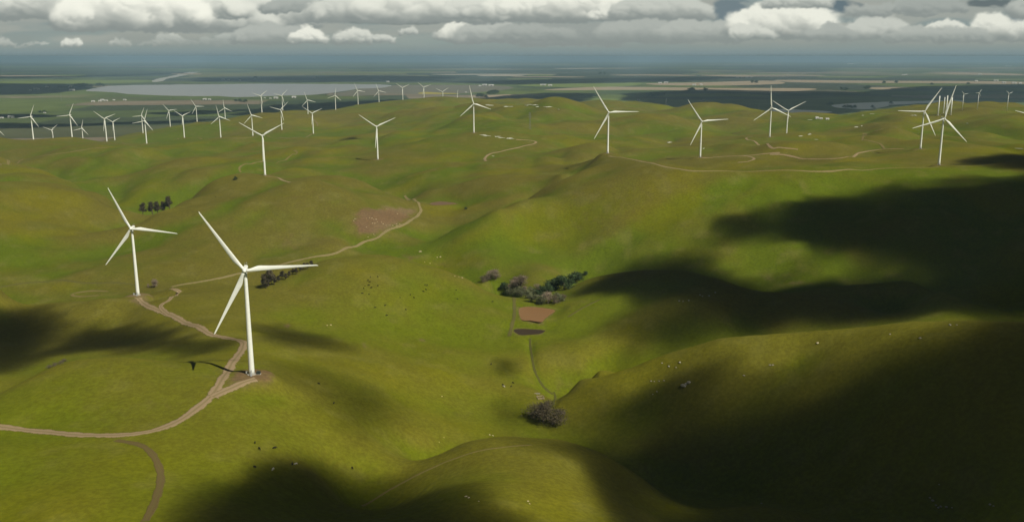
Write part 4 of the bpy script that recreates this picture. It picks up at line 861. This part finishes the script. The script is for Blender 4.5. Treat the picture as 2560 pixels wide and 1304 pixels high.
# ------------------------------------------------------------------ fallen blades of old turbines
mb = MB(); mb.tube([(0, 0, 0.5), (1.2, 0, 0.55), (5, 0, 0.6), (13, 0, 0.45), (16, 0, 0.4)], [0.5, 0.55, 0.8, 0.45, 0.12], 8); fb = mb.mesh("blade", True); fb.materials.append(M_WHITE)
def fallen(px, py, k, scale, label, group, off=0.3):
    p = hit(px, py); r = thing("turbine_wreck", label, "turbine wreck", p, off, group)
    for i in range(k): o = link("blade", fb, None, r); o.rotation_euler = (0, 0, 2 * math.pi * i / 3); 
    r.scale = (scale,) * 3; mb = MB(); mb.tube([(0, 0, 0.1), (0, 0, 1.2), (0, 0, 1.5)], [1.0, 1.0, 0.5], 12); o = link("hub", mb.mesh("hub"), M_GREY, r); return r
for k, (px, py) in enumerate(((1206, 338), (1219, 340), (1241, 342), (1255, 345), (1270, 346), (1278, 347))): fallen(px, py, 3, 0.85, "white rotor lying on the grass in the row right of the centre slope turbine", "row of fallen rotors on the centre slope", .4 + k)
for k, (px, py) in enumerate(((1214, 263), (1224, 264), (1262, 267), (1270, 267), (1282, 267), (1320, 264), (1330, 262), (1342, 263), (1347, 267), (1368, 268), (1395, 274))): fallen(px, py, 3 if k % 2 else 1, 1.3, "white rotor wreck lying along the far grassy crest in the centre", "fallen rotors along the far crest", .5 * k)
fallen(1235, 391, 1, 1.0, "single white blade lying below the track bend in the centre", None, 2.2); fallen(1669, 357, 1, 1.3, "white blade lying on the slope between the two left big turbines at right", None, .5); fallen(1757, 372, 1, .8, "short white blade lying just behind the turbine above the track loop", None, 1.0)
for k, (px, py) in enumerate(((1997, 341), (2020, 337), (2026, 335), (2045, 350), (2030, 300), (2145, 318), (2155, 315), (2285, 289), (2175, 285), (2155, 289), (2350, 288), (2420, 309), (2556, 373))): fallen(px, py, 3 if k in (7,) else 1, 1.1, "white blade piece lying on the far right hillside", "blade pieces on the far right hillside", .7 * k)

# ------------------------------------------------------------------ bare towers, old small turbines, masts
mb = MB(); mb.tube([(0, 0, -1), (0, 0, 20), (0, 0, 40)], [2.4, 2.1, 1.8], 16); bt = mb.mesh("tower", True); bt.materials.append(M_WHITE)
for px, Z, top, lab in ((2333, 3560, 240, "leftmost bare white tower stub on the right skyline"), (2346, 3600, 243, "faint thin bare tower stub second from the left on the right skyline"), (2352.5, 3560, 239, "tallest bare white tower stub in the middle of the right skyline group"), (2364.5, 3560, 244, "rightmost bare white tower stub behind the big crossing pair")):
    p = at_dist(px, Z); h = h_to(p, top); r = thing("tower_stub", lab, "tower", p, 0, "bare tower stubs on the right skyline"); o = link("tower", bt, None, r); o.scale = (.8 if px == 2346 else 1.1, .8 if px == 2346 else 1.1, h / 40); mb = MB(); mb.tube([(0, 0, -.5), (0, 0, .5)], 4.5, 16); link("foundation", mb.mesh("foundation"), M_CONC, r)
def small_turbine(px, Z, hub, ang, label):
    p = at_dist(px, Z); h = h_to(p, hub); r = thing("wind_turbine", label, "wind turbine", p, 0, "old small turbines on the right skyline")
    mb = MB(); mb.tube([(0, 0, -1), (0, 0, h)], [1.1, 0.7], 12); link("tower", mb.mesh("tower", True), M_WHITE, r); mb = MB(); mb.box((0, .8, h + .5), (1.6, 4, 1.6)); link("nacelle", mb.mesh("nacelle"), M_WHITE, r)
    for k in range(3):
        mb = MB(); mb.tube([(0, 0, 0.3), (0, 0, 3), (0, 0, 14)], [0.35, 0.7, 0.2], 8); o = link("blade", mb.mesh("blade", True), M_WHITE, r); o.location = (0, -1.6, h + .5); o.rotation_euler = (0, math.radians(90 - ang - 120 * k), 0)
small_turbine(2392, 3600, 236, 10, "old small turbine nearest the bare towers on the right skyline"); small_turbine(2429, 3600, 233, 60, "old small turbine, the middle one of three on the right skyline"); small_turbine(2502.5, 3650, 234, 20, "old small turbine farthest right on the right skyline")
def pylon_mesh():
    mb = MB(); H = 45.0; w = lambda z: 4.0 * (1 - z / H) ** 1.1 + 0.5
    for sx in (-1, 1):
        for sy in (-1, 1): mb.tube([(sx * w(z), sy * w(z), z) for z in (-1, 10, 22, 34, H)], 0.22, 4)
    for i in range(9):
        z0, z1 = i * 5.0, i * 5.0 + 5
        for sx, sy, tx, ty in ((-1, -1, 1, -1), (1, -1, 1, 1), (1, 1, -1, 1), (-1, 1, -1, -1)):
            mb.tube([(sx * w(z0), sy * w(z0), z0), (tx * w(z1), ty * w(z1), z1)], 0.1, 3, False); mb.tube([(tx * w(z0), ty * w(z0), z0), (sx * w(z1), sy * w(z1), z1)], 0.1, 3, False)
    return mb.mesh("tower")
pm = pylon_mesh(); pm.materials.append(flat("galvanised", (0.24, 0.25, 0.25), 0.5, metallic=.3)); mb = MB()
for z, l in ((33, 8), (38, 7), (43, 5)): mb.box((0, 0, z), (2 * l, 0.4, 0.5)); mb.tube([(-l, 0, z), (-l, 0, z - 2.2)], .15, 5); mb.tube([(l, 0, z), (l, 0, z - 2.2)], .15, 5)
pa = mb.mesh("crossarm"); pa.materials.append(pm.materials[0])
for px, Z, top, lab in ((1307, 7000, 248, "left pylon of the faint pair behind the centre crest"), (1321, 7000, 248, "right pylon of the faint pair behind the centre crest"), (1324.5, 2950, 281, "faint thin pylon standing on the green centre slope"), (1660, 5600, 246, "faint pylon in the dark field between the two big turbines at right"), (1889.5, 4300, 278, "faint pylon left of the far right turbine pair"), (2013, 5000, 274, "left pale pylon by the narrow water at right"), (2021, 5000, 274, "right pale pylon by the narrow water at right"), (2194, 5000, 268, "faint pylon right of the narrow water"), (170, 9500, 234, "faint pylon on the plain below the left end of the lake"), (440, 9300, 238, "faint pylon on the plain below the middle of the lake")):
    p = at_dist(px, Z); h = min(70, max(25, h_to(p, top))); r = thing("pylon", lab, "pylon", p, 0.4, "faint pylons"); o = link("tower", pm, None, r); o2 = link("crossarm", pa, None, r); r.scale = (h / 80, h / 80, h / 45)

# ------------------------------------------------------------------ farm buildings on the plain
M_WALLB = flat("white_wall", (0.55, 0.54, 0.50), 0.8); M_ROOFB = flat("pale_roof", (0.50, 0.50, 0.47), 0.6); M_DK2 = flat("dark_door", (0.08, 0.08, 0.08), 0.8)
def barn_proto():
    r = thing("farm_building", "b", "building"); mb = MB(); mb.box((0, 0, 2.5), (20, 12, 5)); mb.add([(-10, -6, 5), (-10, 6, 5), (-10, 0, 8), (10, -6, 5), (10, 6, 5), (10, 0, 8)], [(0, 2, 1), (3, 4, 5)]); link("wall", mb.mesh("wall"), M_WALLB, r)
    mb = MB(); mb.add([(-10.6, -6.6, 4.9), (10.6, -6.6, 4.9), (10.6, 0, 8.2), (-10.6, 0, 8.2), (10.6, 6.6, 4.9), (-10.6, 6.6, 4.9), (-10.6, -6.6, 4.6), (10.6, -6.6, 4.6), (10.6, 6.6, 4.6), (-10.6, 6.6, 4.6)], [(0, 1, 2, 3), (3, 2, 4, 5), (6, 7, 1, 0), (5, 4, 8, 9)]); link("roof", mb.mesh("roof"), M_ROOFB, r)
    mb = MB(); mb.box((0, -6.05, 2), (4.5, 0.2, 4)); link("door", mb.mesh("door"), M_DK2, r); return r
bp0 = barn_proto(); first = [bp0]
def barn(px, py, wpx, label, group, tall=1.0, plain=True):
    q = atH(px, py, CAM_Z) if plain else hit(px, py); x, y = q[0], q[1]; r = first.pop() if first else copy_tree(bp0); dist = math.hypot(x, y); s_ = max(0.6, 0.8 * wpx * dist / FPX / 20.0)
    r.location = (x, y, float(gz(x, y)) + 0.6 * (s_ > 1.5)); r.scale = (s_, min(s_, 2.5), min(s_, 2.2) * tall * 1.1); r.rotation_euler = (0, 0, RC.uniform(-.15, .15)); r["label"] = label; r["category"] = "building"
    if group: r["group"] = group
for L_, lab, grp in (([(76, 227, 6), (92, 224, 14), (180, 227, 14), (178, 218, 10), (118, 219, 8)], "small pale building left of the lake on the plain", "buildings left of the lake"), ([(233, 255, 9), (250, 254, 8), (256, 252, 10), (266, 253, 8), (285, 251, 6), (312, 251, 8)], "white farm building on the plain below the left end of the lake", "white farm below the lake"),
                     ([(512, 250, 10), (524, 250, 8), (662, 246, 5), (676, 247, 6), (690, 247, 12), (735, 245, 12)], "pale building on the plain between the ridge turbines and the lake", "buildings in front of the lake"), ([(5, 296, 8), (28, 295, 14), (112, 283, 6), (440, 284, 8), (452, 285, 7)], "pale shed on the dark plain behind the left ridge", "sheds behind the left ridge"),
                     ([(558, 200, 8), (572, 201, 6), (600, 202, 6), (785, 195, 8), (970, 206, 8)], "faint pale building beyond the lake", "faint buildings beyond the lake"), ([(1200, 216, 8), (1212, 214, 14), (1228, 215, 16), (1165, 232, 6)], "white building in the sunlit fields right of the lake", "white farm right of the lake"),
                     ([(1478, 259, 12), (1490, 259, 12), (1500, 260, 10), (1535, 257, 12), (1556, 260, 10), (1566, 259, 6), (1596, 251, 8)], "pale farm building at the foot of the centre crest behind the big turbines", "farm behind the big turbine"), ([(1358, 214, 18), (1375, 215, 12), (1650, 209, 10), (1665, 208, 12), (1735, 214, 10), (1752, 213, 8), (1850, 195, 24), (1872, 194, 20)], "long pale building in the far fields", "long pale buildings in the far fields"),
                     ([(1752, 253, 5), (1758, 252, 5), (1768, 253, 6), (1811, 280, 5)], "small grey building in the dark field right of the big turbine", "grey buildings in the dark field"), ([(2140, 159, 14), (2190, 160, 24), (2240, 158, 20), (2330, 158, 20), (2380, 157, 20), (2450, 160, 18), (2520, 165, 16)], "pale warehouse near the horizon at right", "pale warehouses near the right horizon"),
                     ([(2258, 189, 8), (2265, 188, 6), (2450, 187, 10), (2490, 203, 12), (2510, 208, 10), (2535, 209, 12), (2550, 210, 8), (2440, 204, 8)], "small pale building in the town fields at the right edge", "buildings in the fields at the right edge")):
    for px, py, w_ in L_: barn(px, py, w_, lab, grp)
barn(2126, 161, 16, "taller pale block near the horizon at the right, above the others", None, 2.6)
for px, py, w_, lab in ((2042, 297, 4, "tall narrow white shed at the left end of the white row on the right hill"), (2052, 298, 8, "bright white shed in the middle of the white row on the right hill"), (2068, 299, 10, "low pale shed at the right end of the white row on the right hill")): barn(px, py, w_, lab, None, 1.4 if w_ == 4 else 1.0, False)

# ------------------------------------------------------------------ things round the near turbines and the stream
x, y, z = tb[37]; M_CAB = flat("green_cabinet", (0.035, 0.045, 0.035), 0.6)
r = thing("transformer", "dark green transformer cabinet on the pad right of the nearest turbine", "transformer", (x + 4.9, y + 0.4, z)); mb = MB(); mb.box((0, 0, 1.15), (2.6, 2.2, 2.1)); link("cabinet", mb.mesh("cabinet"), M_CAB, r); mb = MB(); mb.box((0, 0, 0.05), (3.6, 3.0, 0.3)); link("plinth", mb.mesh("plinth"), M_CONC, r); mb = MB(); [mb.box((1.35, dy, 1.1), (0.12, 0.3, 1.5)) for dy in (-.7, -.2, .3, .8)]; link("cooling_fins", mb.mesh("cooling_fins"), M_CAB, r)
r = thing("switch_box", "small white and black switch box left of the nearest turbine", "cabinet", (x - 3.7, y + 0.8, z)); mb = MB(); mb.box((0, 0, 1.3), (1.3, 1.1, 1.7)); link("cabinet", mb.mesh("cabinet"), M_WHITE, r); mb = MB(); mb.box((0, 0, 0.2), (1.6, 1.4, 0.5)); mb.box((0.2, -.58, 1.3), (.6, .08, .8)); link("plinth", mb.mesh("plinth"), M_CAB, r)
x, y, z = tb[38]; r = thing("switch_box", "grey switch box left of the second nearest turbine", "cabinet", (x - 4.4, y + 0.5, z)); mb = MB(); mb.box((0, 0, 1.1), (2.2, 1.6, 2.0)); link("cabinet", mb.mesh("cabinet"), M_GREY, r); mb = MB(); mb.box((0, 0, 0.1), (2.6, 2.0, 0.3)); link("plinth", mb.mesh("plinth"), M_CONC, r)
M_WOOD = flat("weathered_wood", (0.42, 0.33, 0.22), 0.9); p = hit(1351, 995)
r = thing("cattle_pen", "small square wooden pen beside the stream above the brown trees", "pen", p, 0.2); mb = MB()
for a_, b_ in ((-3, -3), (3, -3), (3, 3), (-3, 3), (0, 3), (0, -3), (3, 0), (-3, 0)):
    mb2 = MB(); mb2.box((a_, b_, 0.8), (0.35, 0.35, 2.0)); link("post", mb2.mesh("post"), M_WOOD, r)
for zz in (0.55, 1.1, 1.6): mb.box((0, -3.1, zz), (6.3, .12, .28)); mb.box((0, 3.1, zz), (6.3, .12, .28)); mb.box((-3.1, 0, zz), (.12, 6, .28)); mb.box((3.1, 0, zz), (.12, 6, .28))
link("rails", mb.mesh("rails"), M_WOOD, r)
p = hit(1343, 984); r = thing("water_trough", "long pale water trough above the wooden pen by the stream", "trough", p, 0.1); mb = MB(); mb.box((0, -.5, .45), (5.5, .15, .8)); mb.box((0, .5, .45), (5.5, .15, .8)); mb.box((-2.7, 0, .45), (.12, .85, .8)); mb.box((2.7, 0, .45), (.12, .85, .8)); mb.box((0, 0, .1), (5.3, .9, .15)); link("basin", mb.mesh("basin"), M_CONC, r); mb = MB(); mb.box((0, 0, .7), (5.2, .8, .04)); link("water", mb.mesh("water"), M_DARKW, r)

# ------------------------------------------------------------------ real clouds above the land: they throw the cloud shadows (all of them stand above the picture)
def vol_mat(name, dens, col=(1, 1, 1), aniso=0.0):
    m = bpy.data.materials.new(name); m.use_nodes = True; t = NT(m.node_tree); m.node_tree.nodes.clear()
    out = t.node('ShaderNodeOutputMaterial'); v = t.node('ShaderNodeVolumePrincipled'); v.inputs['Density'].default_value = dens; v.inputs['Color'].default_value = C3(*col); v.inputs['Anisotropy'].default_value = aniso
    t.l.new(v.outputs[0], out.inputs['Volume']); return m
M_CLOUD = vol_mat("cloud_vapour", 0.1, (1, 1, 1), 0.3)
ts = np.array(to_sun)
def shadow_cloud(plist, alt, cell=26.0, pad=150.0, plain=False):
    """plist: (photo outline of the shadow on the ground, greatest cloud thickness in m, softness in m)"""
    polys = []
    for pl, T, soft, *gr in plist:
        Q = []
        for q in pl.split(';'):
            p = hit(*map(float, q.split())) if not plain else Vector((*atH(*map(float, q.split()), CAM_Z)[:2], 0.0)); k = (alt - p.z) / ts[2]; Q.append((p.x + ts[0] * k, p.y + ts[1] * k))
        polys.append((np.array(Q), T, soft, gr[0] if gr else 0.0))
    lo = np.min([q.min(0) for q, *_ in polys], 0) - pad; hi = np.max([q.max(0) for q, *_ in polys], 0) + pad
    cell = max(cell, (hi - lo).max() / 260)
    gx = np.arange(lo[0], hi[0] + cell, cell); gy = np.arange(lo[1], hi[1] + cell, cell); X, Y = np.meshgrid(gx, gy, indexing='ij'); T = np.zeros_like(X)
    sc_ = cell / 26.0
    for Q, Tm, soft, grow in polys:
        best = np.full(X.shape, 1e9); ins = np.zeros(X.shape, bool); n = len(Q)
        for i in range(n):
            a = Q[i]; b = Q[(i + 1) % n]; ab = b - a; L = (ab ** 2).sum() + 1e-9
            tt = np.clip(((X - a[0]) * ab[0] + (Y - a[1]) * ab[1]) / L, 0, 1); best = np.minimum(best, np.hypot(X - a[0] - tt * ab[0], Y - a[1] - tt * ab[1]))
            ins ^= ((a[1] > Y) != (b[1] > Y)) & (X < (b[0] - a[0]) * (Y - a[1]) / (b[1] - a[1] + 1e-12) + a[0])
        sd = grow + 0.4 * soft + np.where(ins, best, -best) + (soft * 1.1) * (fbm(X / (soft * 2.2), Y / (soft * 2.2), 4, 91) - .5) * (2.0 if soft > 70 else 0.8) + soft * (1.2 if soft > 70 else 0.5) * (fbm(X / (soft * 0.7), Y / (soft * 0.7), 3, 92) - .5)
        T = np.maximum(T, Tm * sstep(sd, -soft * 0.35, soft * 1.6) ** 1.5)
    T[0] = T[-1] = 0; T[:, 0] = T[:, -1] = 0; T *= 0.2
    ok = T > 0.08; T = T * (1 + 0.25 * (fbm(X / 140, Y / 140, 3, 93) - .5))
    cellok = ok[:-1, :-1] & ok[1:, :-1] & ok[1:, 1:] & ok[:-1, 1:]
    nx, ny = X.shape; used = np.zeros_like(ok); used[:-1, :-1] |= cellok; used[1:, :-1] |= cellok; used[1:, 1:] |= cellok; used[:-1, 1:] |= cellok
    idn = -np.ones(X.shape, int); idn[used] = np.arange(used.sum()); nu = int(used.sum())
    if nu == 0: return None
    top = np.stack([X[used], Y[used], alt + T[used] * 0.55], -1); bot = np.stack([X[used], Y[used], alt - T[used] * 0.45], -1)
    ci, cj = np.nonzero(cellok); a, b, c, d = idn[ci, cj], idn[ci + 1, cj], idn[ci + 1, cj + 1], idn[ci, cj + 1]
    F_ = [np.stack([a, b, c, d], -1), np.stack([a, d, c, b], -1) + nu]
    P_ = np.pad(cellok, 1)
    for (di, dj, e0, e1) in ((-1, 0, (0, 1), (0, 0)), (1, 0, (1, 0), (1, 1)), (0, -1, (0, 0), (1, 0)), (0, 1, (1, 1), (0, 1))):
        w = ~P_[ci + 1 + di, cj + 1 + dj]; i_, j_ = ci[w], cj[w]
        v0 = idn[i_ + e0[0], j_ + e0[1]]; v1 = idn[i_ + e1[0], j_ + e1[1]]; F_.append(np.stack([v1, v0, v0 + nu, v1 + nu], -1))
    return struct(link("cloud", mesh_np("cloud", np.vstack([top, bot]), np.vstack(F_)), M_CLOUD))
shadow_cloud([("2760 425;2560 438;2400 468;2215 474;2240 492;2350 508;2100 500;1990 512;1950 545;1850 562;1865 600;2000 630;2150 636;2270 660;2290 700;2400 760;2560 775;2760 760", 260, 95, 30),
              ("1440 742;1480 712;1540 690;1600 674;1720 674;1870 716;1960 728;2140 706;2270 700;2450 752;2560 780;2560 800;2280 790;2000 800;1880 812;1790 790;1700 745;1580 722;1500 732", 260, 52, 8), ("1590 872;1560 800;1620 755;1740 740;1900 790;1880 822;1700 868", 110, 60, 8),
              ("1430 1065;1520 1005;1620 955;1720 910;1840 870;1950 876;2080 862;2150 848;2300 824;2560 812;2760 800;2760 1500;1690 1500;1660 1290;1580 1190;1430 1115", 260, 85, 4),
              ("1440 1130;1540 1155;1640 1235;1700 1500;1540 1500;1510 1240", 150, 40)], 1650)
shadow_cloud([("-80 760;0 768;90 778;190 800;150 850;120 886;50 918;0 935;-80 930", 150, 40), ("100 896;160 830;280 798;400 800;490 818;560 846;590 872;500 890;430 884;300 880;190 882", 105, 30)], 1500)
shadow_cloud([("610 800;700 808;830 845;900 880;760 872;640 850", 55, 34), ("655 900;760 910;900 940;1000 975;1010 1060;900 1110;820 1040;740 960;690 935", 60, 60), ("1215 900;1260 885;1320 905;1320 950;1250 955", 90, 24)], 1600)
shadow_cloud([("410 1500;430 1235;540 1190;680 1155;800 1170;870 1215;980 1232;1120 1225;1220 1260;1300 1330;1300 1500", 220, 46), ("-120 1180;10 1255;70 1310;70 1500;-120 1500", 200, 20)], 1550)
shadow_cloud([("2415 398;2480 386;2600 380;2700 390;2700 425;2520 424;2450 418", 220, 60)], 1500); shadow_cloud([("2475 314;2520 322;2600 330;2540 330;2500 322", 200, 40)], 1500); shadow_cloud([("830 345;900 343;905 350;850 352", 120, 30)], 1500)
for pl in ("-200 304;0 308;120 310;250 307;420 302;560 298;480 307;300 312;150 317;0 322;-200 324", "-200 284;60 286;180 290;80 294;-200 296", "380 282;520 276;640 272;600 280;440 290", "740 262;840 256;980 249;1050 252;900 268;850 290;740 292", "1190 246;1300 236;1380 232;1500 234;1460 258;1300 262;1200 260", "1560 234;1750 224;1960 228;2150 230;2300 216;2560 212;2700 214;2700 252;2300 262;2100 285;1800 290;1640 268;1560 250",
           "-200 210;0 208;200 212;240 222;100 236;-200 240", "560 288;700 262;760 262;700 288"):
    shadow_cloud([(pl, 260, 90)], 1700, 40, 300, True)
for pl in ("-300 194;200 190;460 181;480 183;300 190;-300 204", "1100 205;1500 196;1900 192;1700 204;1300 212", "500 196;900 190;1150 192;1100 203;700 206;500 204"):
    shadow_cloud([(pl, 260, 300)], 2700, 60, 600, True)

# ------------------------------------------------------------------ haze over the whole land
mb = MB(); HB = 75600.0; zb, zt = -3.0, CAM_Z + 20
mb.box((0, 0, (zb + zt) / 2), (2 * HB, 2 * HB, zt - zb)); haze = link("haze", mb.mesh("haze"), vol_mat("haze", 3.3e-5, (0.40, 0.60, 0.78), 0.1)); haze["kind"] = "stuff"
S.cycles.volume_bounces = 4; S.cycles.max_bounces = 6; S.cycles.transparent_max_bounces = 16
